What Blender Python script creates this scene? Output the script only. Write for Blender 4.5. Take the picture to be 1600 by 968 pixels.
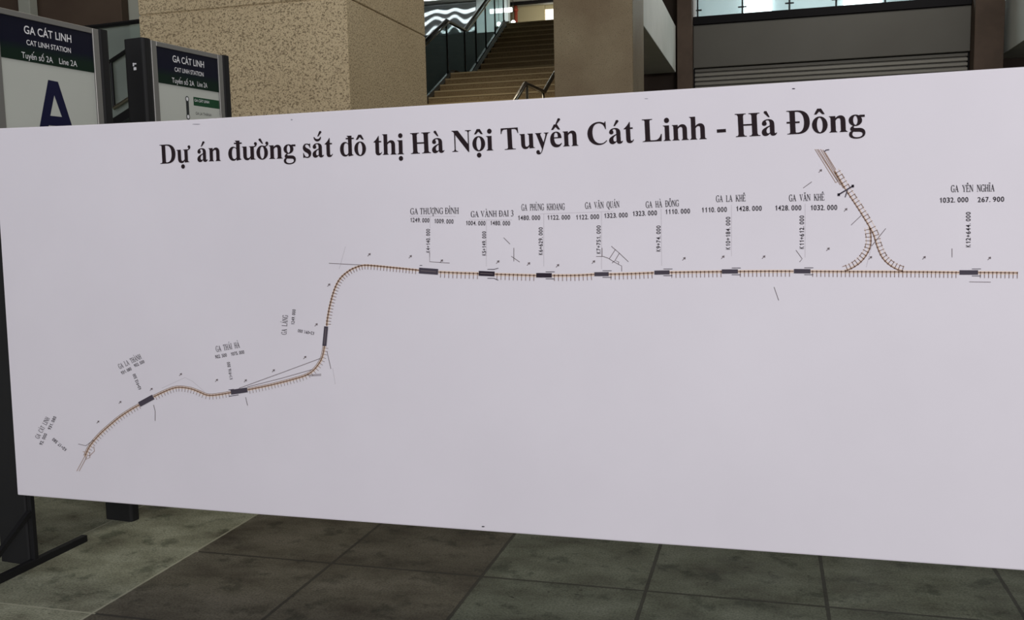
import bpy, bmesh, math, random, unicodedata
from mathutils import Vector, Matrix
from mathutils.geometry import tessellate_polygon

random.seed(7)
C = bpy.context.scene
COL = C.collection
for o in list(bpy.data.objects):
    bpy.data.objects.remove(o)

# ------------------------------------------------------------------ camera
EYE = 1.45
FPX = 1440.386
CAM = ((0.963623, 0.266377, -0.021766),      # image right, in world axes
       (0.006767, -0.105731, -0.994372),     # image down
       (-0.267179, 0.958052, -0.103687))     # view direction
cd = bpy.data.cameras.new('camera')
cam = bpy.data.objects.new('camera', cd)
COL.objects.link(cam)
R_, D_, F_ = [Vector(v) for v in CAM]
cam.matrix_world = Matrix.Translation((0, 0, EYE)) @ Matrix(((R_.x, -D_.x, -F_.x), (R_.y, -D_.y, -F_.y), (R_.z, -D_.z, -F_.z))).to_4x4()
cd.sensor_fit = 'HORIZONTAL'
cd.sensor_width = 36
cd.lens = FPX * 36 / 1600
cd.clip_start = 0.05
C.camera = cam

# ------------------------------------------------------------------ light and exposure
C.view_settings.view_transform = 'Standard'
C.view_settings.look = 'None'
C.view_settings.gamma = 1
C.view_settings.use_curve_mapping = False
C.view_settings.exposure = 0.0
world = bpy.data.worlds.new('world')
C.world = world
world.use_nodes = True
bgn = world.node_tree.nodes['Background']
bgn.inputs[0].default_value = (0.93, 0.94, 1.0, 1)
bgn.inputs[1].default_value = 0.78


def area_lamp(name, loc, target, sx, sy, power, color):
    l = bpy.data.lights.new(name, 'AREA')
    l.shape = 'RECTANGLE'
    l.size = sx
    l.size_y = sy
    l.energy = power
    l.color = color
    o = bpy.data.objects.new(name, l)
    COL.objects.link(o)
    o.location = loc
    o.rotation_euler = (Vector(target) - Vector(loc)).to_track_quat('-Z', 'Y').to_euler()
    return o


area_lamp('hall_ceiling_light', (-1.5, 5.4, 6.6), (-1.7, 5.4, 0), 4.0, 1.5, 88, (1.0, 0.95, 0.86))  # added overhead fill for the floor, pillar and signs
area_lamp('entrance_ceiling_light', (3.5, -4.5, 3.0), (0.3, 3.1, 1.0), 2.5, 1.5, 300, (1.0, 0.97, 0.98))  # added fill, no real fitting: brightens the banner towards its right end
area_lamp('stair_foot_light', (-4.4, 13.4, 4.85), (-4.4, 14.42, 2.05), 1.8, 0.4, 25, (1.0, 0.90, 0.72))  # added fill to lift the lower stairs, fading up the flights
area_lamp('void_ceiling_light', (2.6, 12.2, 6.5), (-1.4, 12.8, 3.9), 1.0, 0.6, 82, (1.0, 0.98, 0.94))  # added fill aimed at the white mezzanine edge, not a ceiling fitting
area_lamp('far_left_light', (-7.5, 8.6, 7.6), (-7.6, 11.2, 4.0), 2.0, 1.5, 90, (1.0, 0.93, 0.85))  # added to brighten the otherwise unlit far left wall
area_lamp('upper_floor_light', (-4.6, 22.4, 6.7), (-4.6, 26.0, 6.45), 1.2, 0.4, 40, (1.0, 0.95, 0.8))  # added fill for the cream wall, turned away from the stairs
area_lamp('upper_gallery_light', (0.9, 17.4, 7.4), (0.9, 17.6, 4.6), 4.0, 1.5, 215, (0.95, 0.98, 1.0))


# ------------------------------------------------------------------ projection of measured points onto real planes
def ray(u, v):
    a, b = (u - 800) / FPX, (v - 484) / FPX
    return R_ * a + D_ * b + F_


def at(u, v, Y):
    d = ray(u, v)
    return d * (Y / d.y) + Vector((0, 0, EYE))


# ------------------------------------------------------------------ materials
def lin(c):
    return tuple(((x / 255) / 12.92 if x / 255 <= 0.04045 else ((x / 255 + 0.055) / 1.055) ** 2.4) for x in c)


def mat(name, rgb, rough=0.6, metal=0.0, emit=None, estr=1.0, alb=False, spec=0.3):
    m = bpy.data.materials.new(name)
    m.use_nodes = True
    b = m.node_tree.nodes['Principled BSDF']
    c = rgb if alb else lin(rgb)
    b.inputs['Base Color'].default_value = (*c, 1)
    b.inputs['Roughness'].default_value = rough
    b.inputs['Metallic'].default_value = metal
    b.inputs['Specular IOR Level'].default_value = spec
    if emit:
        b.inputs['Emission Color'].default_value = (*emit, 1)
        b.inputs['Emission Strength'].default_value = estr
    return m


def nd(m, t, **kw):
    n = m.node_tree.nodes.new(t)
    for k, v in kw.items():
        setattr(n, k, v)
    return n


def lk(m, a, b):
    m.node_tree.links.new(a, b)


def math_n(m, op, a, b=None, c=None):
    n = nd(m, 'ShaderNodeMath', operation=op)
    for i, x in enumerate((a, b, c)):
        if x is None:
            continue
        if isinstance(x, (int, float)):
            n.inputs[i].default_value = x
        else:
            lk(m, x, n.inputs[i])
    return n.outputs[0]


def ramp(m, fac, stops, interp='LINEAR'):
    r = nd(m, 'ShaderNodeValToRGB')
    r.color_ramp.interpolation = interp
    e = r.color_ramp.elements
    while len(e) < len(stops):
        e.new(0.5)
    for i, (p, c) in enumerate(stops):
        e[i].position = p
        e[i].color = (*lin(c), 1)
    lk(m, fac, r.inputs[0])
    return r.outputs[0]


def mixc(m, fac, a, b, mode='MIX'):
    n = nd(m, 'ShaderNodeMix', data_type='RGBA', blend_type=mode)
    if isinstance(fac, (int, float)):
        n.inputs[0].default_value = fac
    else:
        lk(m, fac, n.inputs[0])
    for i, x in ((6, a), (7, b)):
        if isinstance(x, tuple):
            n.inputs[i].default_value = (*lin(x), 1)
        else:
            lk(m, x, n.inputs[i])
    return n.outputs[2]


def pos(m):
    return nd(m, 'ShaderNodeNewGeometry').outputs['Position']


def noise(m, vec, scale, detail=3, rough=0.55, mapping=None):
    n = nd(m, 'ShaderNodeTexNoise')
    n.inputs['Scale'].default_value = scale
    n.inputs['Detail'].default_value = detail
    n.inputs['Roughness'].default_value = rough
    if mapping:
        mp = nd(m, 'ShaderNodeMapping')
        mp.inputs['Scale'].default_value = mapping
        lk(m, vec, mp.inputs[0])
        vec = mp.outputs[0]
    lk(m, vec, n.inputs['Vector'])
    return n.outputs['Fac']


def base(m):
    return m.node_tree.nodes['Principled BSDF'].inputs['Base Color']


def mottled(name, a, b, scale=3.0, rough=0.6, mapping=None, fine=None):
    m = mat(name, a, rough)
    p = pos(m)
    c = ramp(m, noise(m, p, scale, 4, 0.6, mapping), [(0.3, a), (0.7, b)])
    if fine:
        f = ramp(m, noise(m, p, fine, 2), [(0.3, (205, 205, 205)), (0.7, (255, 255, 255))])
        c = mixc(m, 1.0, c, f, 'MULTIPLY')
    lk(m, c, base(m))
    return m


# tiled stone floor, square tiles 0.66 x 0.65 m
def floor_material():
    m = mat('stone_floor_tiles', (90, 92, 82), 0.5)
    p = pos(m)
    s = nd(m, 'ShaderNodeSeparateXYZ')
    lk(m, p, s.inputs[0])
    tx = math_n(m, 'DIVIDE', math_n(m, 'ADD', s.outputs[0], 0.4435 + 66.1), 0.661)
    ty = math_n(m, 'DIVIDE', math_n(m, 'ADD', s.outputs[1], -3.414 + 65.0), 0.65)
    fx, fy = math_n(m, 'FRACT', tx), math_n(m, 'FRACT', ty)
    ex = math_n(m, 'MINIMUM', fx, math_n(m, 'SUBTRACT', 1.0, fx))
    ey = math_n(m, 'MINIMUM', fy, math_n(m, 'SUBTRACT', 1.0, fy))
    # the paler zone at the left has double-length slabs: every other cross joint only
    odd = math_n(m, 'SUBTRACT', 1.0, math_n(m, 'MODULO', math_n(m, 'ROUND', ty), 2.0))
    e = math_n(m, 'MINIMUM', ex, math_n(m, 'ADD', ey, math_n(m, 'MULTIPLY', odd, math_n(m, 'LESS_THAN', s.outputs[0], -2.43))))
    wob = math_n(m, 'MULTIPLY', noise(m, p, 14, 2), 0.010)
    ix = math_n(m, 'FLOOR', tx)
    iy = math_n(m, 'FLOOR', ty)
    cv = nd(m, 'ShaderNodeCombineXYZ')
    lk(m, ix, cv.inputs[0])
    lk(m, iy, cv.inputs[1])
    wn = nd(m, 'ShaderNodeTexWhiteNoise', noise_dimensions='2D')
    lk(m, cv.outputs[0], wn.inputs['Vector'])
    # tile colour by column: pale green at the left, brown-grey in the middle, grey-green at the right
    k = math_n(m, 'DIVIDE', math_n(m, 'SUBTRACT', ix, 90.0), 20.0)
    zone_tone = ramp(m, k, [(0.0, (172, 174, 155)), (0.335, (112, 107, 96)), (0.435, (122, 127, 114))], 'CONSTANT')
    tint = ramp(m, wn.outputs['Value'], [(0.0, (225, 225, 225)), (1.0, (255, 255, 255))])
    c = mixc(m, 1.0, zone_tone, tint, 'MULTIPLY')
    cl = ramp(m, noise(m, p, 3.2, 6, 0.62, (1.0, 1.5, 1)), [(0.3, (150, 143, 132)), (0.5, (215, 215, 205)), (0.68, (255, 255, 250))])
    c = mixc(m, 0.9, c, cl, 'MULTIPLY')
    blot = ramp(m, noise(m, p, 7.0, 5, 0.65), [(0.36, (120, 130, 120)), (0.46, (255, 255, 255))])
    c = mixc(m, 0.55, c, blot, 'MULTIPLY')
    grit = ramp(m, noise(m, p, 120.0, 2), [(0.35, (185, 185, 185)), (0.6, (255, 255, 255))])
    c = mixc(m, 0.8, c, grit, 'MULTIPLY')
    pit = ramp(m, noise(m, p, 26.0, 3, 0.6, (0.8, 1.5, 1)), [(0.27, (45, 45, 42)), (0.33, (255, 255, 255))])
    c = mixc(m, 0.8, c, pit, 'MULTIPLY')
    left = math_n(m, 'LESS_THAN', s.outputs[0], -2.412)
    gcol = mixc(m, left, (46, 44, 39), (160, 160, 140))
    gw = math_n(m, 'ADD', math_n(m, 'MULTIPLY', math_n(m, 'SUBTRACT', 1.0, left), 0.0025), 0.0035)
    g = math_n(m, 'LESS_THAN', e, math_n(m, 'ADD', gw, wob))
    c = mixc(m, math_n(m, 'MULTIPLY', g, 0.85), c, gcol)
    lk(m, c, base(m))
    b = nd(m, 'ShaderNodeBump')
    b.inputs['Strength'].default_value = 0.12
    b.inputs['Distance'].default_value = 0.01
    lk(m, noise(m, p, 30, 4), b.inputs['Height'])
    lk(m, b.outputs[0], m.node_tree.nodes['Principled BSDF'].inputs['Normal'])
    r = ramp(m, noise(m, p, 4, 4), [(0.3, (205, 205, 205)), (0.7, (235, 235, 235))])
    lk(m, r, m.node_tree.nodes['Principled BSDF'].inputs['Roughness'])
    return m


def granite(name, ground, ground2, fleck, thr=0.42, scale=62):
    m = mat(name, ground, 0.55)
    p = pos(m)
    g = ramp(m, noise(m, p, 2.0, 3), [(0.3, ground), (0.7, ground2)])
    fine = ramp(m, noise(m, p, 170, 2), [(0.3, (190, 185, 175)), (0.62, (255, 255, 255))])
    g = mixc(m, 0.7, g, fine, 'MULTIPLY')
    f1 = ramp(m, noise(m, p, scale, 2.5, 0.5, (0.75, 0.75, 1.1)), [(thr - 0.05, (255, 255, 255)), (thr + 0.02, (0, 0, 0))])
    f2 = ramp(m, noise(m, p, scale * 1.7, 2, 0.5, (1.2, 1.2, 0.7)), [(thr - 0.07, (255, 255, 255)), (thr, (0, 0, 0))])
    g = mixc(m, math_n(m, 'MULTIPLY', f1, 0.75), g, fleck)
    g = mixc(m, math_n(m, 'MULTIPLY', f2, 0.7), g, fleck)
    lk(m, g, base(m))
    return m


def glass(name, tint, opacity, rough=0.08, body=(0.6, 0.7, 0.7)):
    m = bpy.data.materials.new(name)
    m.use_nodes = True
    nt = m.node_tree
    nt.nodes.clear()
    out = nd(m, 'ShaderNodeOutputMaterial')
    tr = nd(m, 'ShaderNodeBsdfTransparent')
    tr.inputs[0].default_value = (*tint, 1)
    pr = nd(m, 'ShaderNodeBsdfPrincipled')
    pr.inputs['Base Color'].default_value = (*body, 1)
    pr.inputs['Roughness'].default_value = rough
    mx = nd(m, 'ShaderNodeMixShader')
    mx.inputs[0].default_value = opacity
    lk(m, tr.outputs[0], mx.inputs[1])
    lk(m, pr.outputs[0], mx.inputs[2])
    lk(m, mx.outputs[0], out.inputs[0])
    return m


M = {}
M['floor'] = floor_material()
M['vinyl'] = mottled('white_vinyl', (228, 223, 230), (234, 229, 236), 1.2, 0.7)
M['ink'] = mat('black_ink', (44, 34, 38), 0.7, spec=0.08)
M['ink_soft'] = mat('grey_black_ink', (52, 47, 54), 0.7, spec=0.08)
M['ink_line'] = mat('thin_grey_ink', (118, 108, 110), 0.7, spec=0.08)
M['ink_faint'] = mat('faint_grey_ink', (206, 200, 206), 0.7, spec=0.08)
M['ink_tan'] = mat('tan_ink', (232, 212, 196), 0.7, spec=0.08)
M['ink_brown'] = mat('brown_ink', (126, 98, 84), 0.7, spec=0.08)
M['ink_brown_line'] = mat('pale_brown_ink', (168, 140, 122), 0.7, spec=0.08)
M['block'] = mat('violet_grey_ink', (78, 72, 82), 0.7, spec=0.08)
M['block_dark'] = mat('dark_violet_ink', (52, 44, 54), 0.7, spec=0.08)
M['smudge'] = mat('grey_smudge', (176, 173, 182), 0.7, spec=0.08)
M['black_steel'] = mat('black_painted_steel', (24, 24, 26), 0.45)
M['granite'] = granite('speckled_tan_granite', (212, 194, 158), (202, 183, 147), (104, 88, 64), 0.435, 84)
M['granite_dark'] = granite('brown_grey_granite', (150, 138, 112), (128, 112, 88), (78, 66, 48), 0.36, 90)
M['brown_wall'] = mottled('dark_brown_panel', (74, 62, 52), (62, 50, 42), 0.8, 0.7)
M['brown_column'] = mottled('brown_column_stone', (96, 80, 68), (78, 64, 54), 2.0, 0.7)
M['dark_wall'] = mottled('dark_green_grey_wall', (46, 50, 47), (36, 37, 36), 1.5, 0.8)
M['grey_wall'] = mottled('pale_grey_plaster', (150, 154, 146), (140, 144, 136), 1.0, 0.8)
M['fascia'] = mottled('off_white_fascia', (205, 207, 200), (192, 196, 188), 1.4, 0.7)
M['hall_wall'] = mottled('hall_wall_plaster', (120, 114, 104), (108, 102, 94), 0.6, 0.8)
M['ceiling'] = mottled('grey_ceiling', (120, 118, 112), (110, 108, 104), 0.7, 0.8)
M['white_ceiling'] = mottled('white_ceiling_board', (225, 226, 222), (215, 217, 213), 0.7, 0.8)
M['shutter'] = mottled('grey_painted_metal', (140, 137, 128), (134, 130, 121), 0.5, 0.55)
M['shutter_box'] = mottled('grey_box_metal', (102, 100, 93), (92, 89, 82), 0.4, 0.6)
M['beam'] = mat('black_beam_paint', (20, 18, 20), 0.6, spec=0.15)
M['gallery_wall'] = mottled('pale_blue_grey_wall', (206, 216, 216), (184, 198, 200), 0.6, 0.8)
M['cream'] = mottled('cream_plaster', (205, 194, 160), (196, 186, 152), 0.6, 0.8)
M['window_light'] = mat('bright_daylight_pane', (255, 255, 255), 0.5, 0, (0.92, 0.98, 1.0), 3.0)
M['door_light'] = mat('bright_lit_opening', (255, 255, 255), 0.5, 0, (1.0, 0.96, 0.86), 1.0)
M['tube'] = mat('lit_tube', (255, 255, 255), 0.4, 0, (0.95, 1.0, 1.0), 5.0)
M['mirror_metal'] = mat('polished_steel_sheet', (186, 192, 194), 0.05, 0.72)
M['guard_glass'] = glass('clear_guard_glass', (0.92, 0.97, 0.97), 0.08, 0.03)
M['stair_glass'] = glass('smoky_stair_glass', (0.78, 0.85, 0.84), 0.06, 0.03, (0.3, 0.36, 0.36))
M['frost_glass'] = glass('milky_green_glass', (0.75, 0.85, 0.80), 0.45, 0.2, (0.50, 0.56, 0.52))
M['rail_black'] = mat('black_rail_metal', (26, 26, 28), 0.3)
M['steel'] = mat('brushed_steel', (176, 170, 156), 0.28, 1.0)
M['white_paint'] = mat('white_painted_steel', (225, 230, 228), 0.4)
M['red_pipe'] = mat('red_pipe_paint', (176, 84, 66), 0.4)
M['kiosk_dark'] = mottled('charcoal_powder_coat', (31, 31, 32), (27, 27, 28), 3.0, 0.6)
M['aluminium'] = mat('satin_aluminium', (150, 149, 145), 0.45, 0.55)
M['poster'] = mottled('white_poster', (200, 204, 196), (194, 198, 190), 1.0, 0.5)
M['sign_white'] = mat('white_sign_ink', (235, 235, 238), 0.5)
M['navy'] = mat('navy_sign_ink', (24, 25, 58), 0.4)
M['sign_green'] = mat('green_sign_ink', (34, 76, 50), 0.4)
M['sign_dark'] = mat('dark_sign_ink', (52, 56, 56), 0.5)


def stair_material():
    m = mat('tan_stair_stone', (150, 128, 92), 0.6)
    p = pos(m)
    c = ramp(m, noise(m, p, 1.6, 4, 0.6, (0.6, 1, 3)), [(0.3, (142, 120, 86)), (0.7, (164, 144, 108))])
    f = ramp(m, noise(m, p, 60, 2), [(0.35, (190, 186, 176)), (0.6, (255, 255, 255))])
    c = mixc(m, 0.7, c, f, 'MULTIPLY')
    lk(m, c, base(m))
    return m


def header_material():
    m = mat('navy_to_green_header', (24, 26, 62), 0.35)
    s = nd(m, 'ShaderNodeSeparateXYZ')
    lk(m, pos(m), s.inputs[0])
    f = math_n(m, 'DIVIDE', math_n(m, 'SUBTRACT', s.outputs[2], 2.13), 0.18)
    lk(m, ramp(m, f, [(0.0, (19, 40, 28)), (0.24, (19, 38, 29)), (0.46, (17, 18, 38)), (1.0, (17, 18, 36))]), base(m))
    return m


M['stair'] = stair_material()
M['nosing'] = mat('worn_stair_nosing', (188, 170, 132), 0.5)
M['header'] = header_material()
M['kerb'] = mottled('brown_stair_kerb', (92, 78, 58), (80, 67, 50), 1.5, 0.7)


# ------------------------------------------------------------------ mesh helpers
def box(bm, x0, x1, y0, y1, z0, z1, bev=0.0, seg=2):
    g = bmesh.ops.create_cube(bm, size=1)
    vs = g['verts']
    for v in vs:
        v.co = Vector(((x0 + x1) / 2 + v.co.x * (x1 - x0), (y0 + y1) / 2 + v.co.y * (y1 - y0), (z0 + z1) / 2 + v.co.z * (z1 - z0)))
    if bev:
        es = list({e for v in vs for e in v.link_edges})
        bmesh.ops.bevel(bm, geom=es, offset=bev, segments=seg, affect='EDGES', profile=0.5)


def tube(bm, pts, r, n=10, square=False):
    pts = [Vector(p) for p in pts]
    rings = []
    for i, p in enumerate(pts):
        a = pts[i] - pts[i - 1] if i else pts[1] - pts[0]
        b = pts[i + 1] - pts[i] if i < len(pts) - 1 else a
        a, b = a.normalized(), b.normalized()
        t = (a + b).normalized()
        up = Vector((0, 0, 1)) if abs(t.z) < 0.95 else Vector((1, 0, 0))
        s = t.cross(up).normalized()
        w = s.cross(t).normalized()
        k = 1.0 / max(0.4, math.sqrt(max(0.0, (1 + a.dot(b)) / 2)))
        ring = []
        m = 4 if square else n
        for j in range(m):
            an = 2 * math.pi * j / m + (math.pi / 4 if square else 0)
            rr = r * (1.4142 if square else 1)
            ring.append(bm.verts.new(p + s * (math.cos(an) * rr) + w * (math.sin(an) * rr * k)))
        rings.append(ring)
    m = len(rings[0])
    for i in range(len(rings) - 1):
        for j in range(m):
            bm.faces.new((rings[i][j], rings[i][(j + 1) % m], rings[i + 1][(j + 1) % m], rings[i + 1][j]))
    bm.faces.new(rings[0][::-1])
    bm.faces.new(rings[-1])


def prism_x(bm, yz, x0, x1):
    """Extrude a polygon given in (y, z) from x0 to x1."""
    a = [bm.verts.new((x0, y, z)) for y, z in yz]
    b = [bm.verts.new((x1, y, z)) for y, z in yz]
    bm.faces.new(a)
    bm.faces.new(b[::-1])
    n = len(yz)
    for i in range(n):
        bm.faces.new((a[i], b[i], b[(i + 1) % n], a[(i + 1) % n]))


def prism_y(bm, xz, y0, y1):
    a = [bm.verts.new((x, y0, z)) for x, z in xz]
    b = [bm.verts.new((x, y1, z)) for x, z in xz]
    bm.faces.new(a)
    bm.faces.new(b[::-1])
    n = len(xz)
    for i in range(n):
        bm.faces.new((a[i], b[i], b[(i + 1) % n], a[(i + 1) % n]))


def world_of(o):
    m = Matrix.LocRotScale(o.location, o.rotation_euler, None)
    return m


def obj(name, bm, material, parent=None, local=False, smooth=False):
    bmesh.ops.recalc_face_normals(bm, faces=bm.faces)
    me = bpy.data.meshes.new(name)
    bm.to_mesh(me)
    bm.free()
    if smooth:
        for p in me.polygons:
            p.use_smooth = True
    me.materials.append(M[material] if isinstance(material, str) else material)
    o = bpy.data.objects.new(name, me)
    COL.objects.link(o)
    if parent:
        o.parent = parent
        if not local:
            root = parent
            while root.parent:
                root = root.parent
            if root is parent:
                o.matrix_parent_inverse = world_of(root).inverted()
    return o


def thing(name, label, cat, loc=(0, 0, 0), rz=0.0, group=None):
    o = bpy.data.objects.new(name, None)
    COL.objects.link(o)
    o.empty_display_size = 0.2
    o.location = loc
    o.rotation_euler = (0, 0, rz)
    return tag(o, label, cat, group)


def tag(o, label, cat, group=None):
    o['label'] = label
    o['category'] = cat
    if group:
        o['group'] = group
    return o


def struct(name, bm, material):
    o = obj(name, bm, material)
    o['kind'] = 'structure'
    return o


def one_box(*a, **k):
    bm = bmesh.new()
    box(bm, *a, **k)
    return bm


# ------------------------------------------------------------------ the setting
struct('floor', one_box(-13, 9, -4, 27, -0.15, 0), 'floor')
struct('ceiling', one_box(-13, 9, -1.5, 27, 8.6, 8.8), 'ceiling')
struct('wall_left', one_box(-13.2, -13, -4, 27, 0, 8.6), 'hall_wall')
struct('wall_right', one_box(9, 9.2, -4, 27, 0, 8.6), 'hall_wall')
struct('wall_back', one_box(-13, 9, 26.6, 26.8, 0, 8.6), 'hall_wall')

# ------------------------------------------------------------------ lettering
PATHS = {}


def path(s):
    """M/L/C path to a closed list of points; units are 1/1000 em."""
    tk = s.split()
    i = 0
    out = []
    cur = None
    cmd = None
    while i < len(tk):
        if tk[i] in 'MLCZ':
            cmd = tk[i]
            i += 1
            if cmd == 'Z':
                continue
        if cmd in 'ML':
            cur = (float(tk[i]), float(tk[i + 1]))
            out.append(cur)
            i += 2
        else:
            p = [(float(tk[i + 2 * k]), float(tk[i + 2 * k + 1])) for k in range(3)]
            i += 6
            for q in range(1, 9):
                t = q / 8
                a, b, c, d = (1 - t) ** 3, 3 * t * (1 - t) ** 2, 3 * t * t * (1 - t), t ** 3
                out.append((a * cur[0] + b * p[0][0] + c * p[1][0] + d * p[2][0], a * cur[1] + b * p[0][1] + c * p[1][1] + d * p[2][1]))
            cur = p[2]
    return out


def ell(cx, cy, rx, ry, n=28):
    return [(cx + rx * math.cos(2 * math.pi * k / n), cy + ry * math.sin(2 * math.pi * k / n)) for k in range(n)]


def rc(x0, y0, x1, y1):
    return [(x0, y0), (x1, y0), (x1, y1), (x0, y1)]


def bstem(x0, x1, h=676, ext=85):
    return [(x0 - ext, h), (x1 + ext, h), (x1 + ext, h - 21), (x1 + 25, h - 28), (x1, h - 76), (x1, 76), (x1 + 25, 28), (x1 + ext, 21), (x1 + ext, 0),
            (x0 - ext, 0), (x0 - ext, 21), (x0 - 25, 28), (x0, 76), (x0, h - 76), (x0 - 25, h - 28), (x0 - ext, h - 21)]


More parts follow.
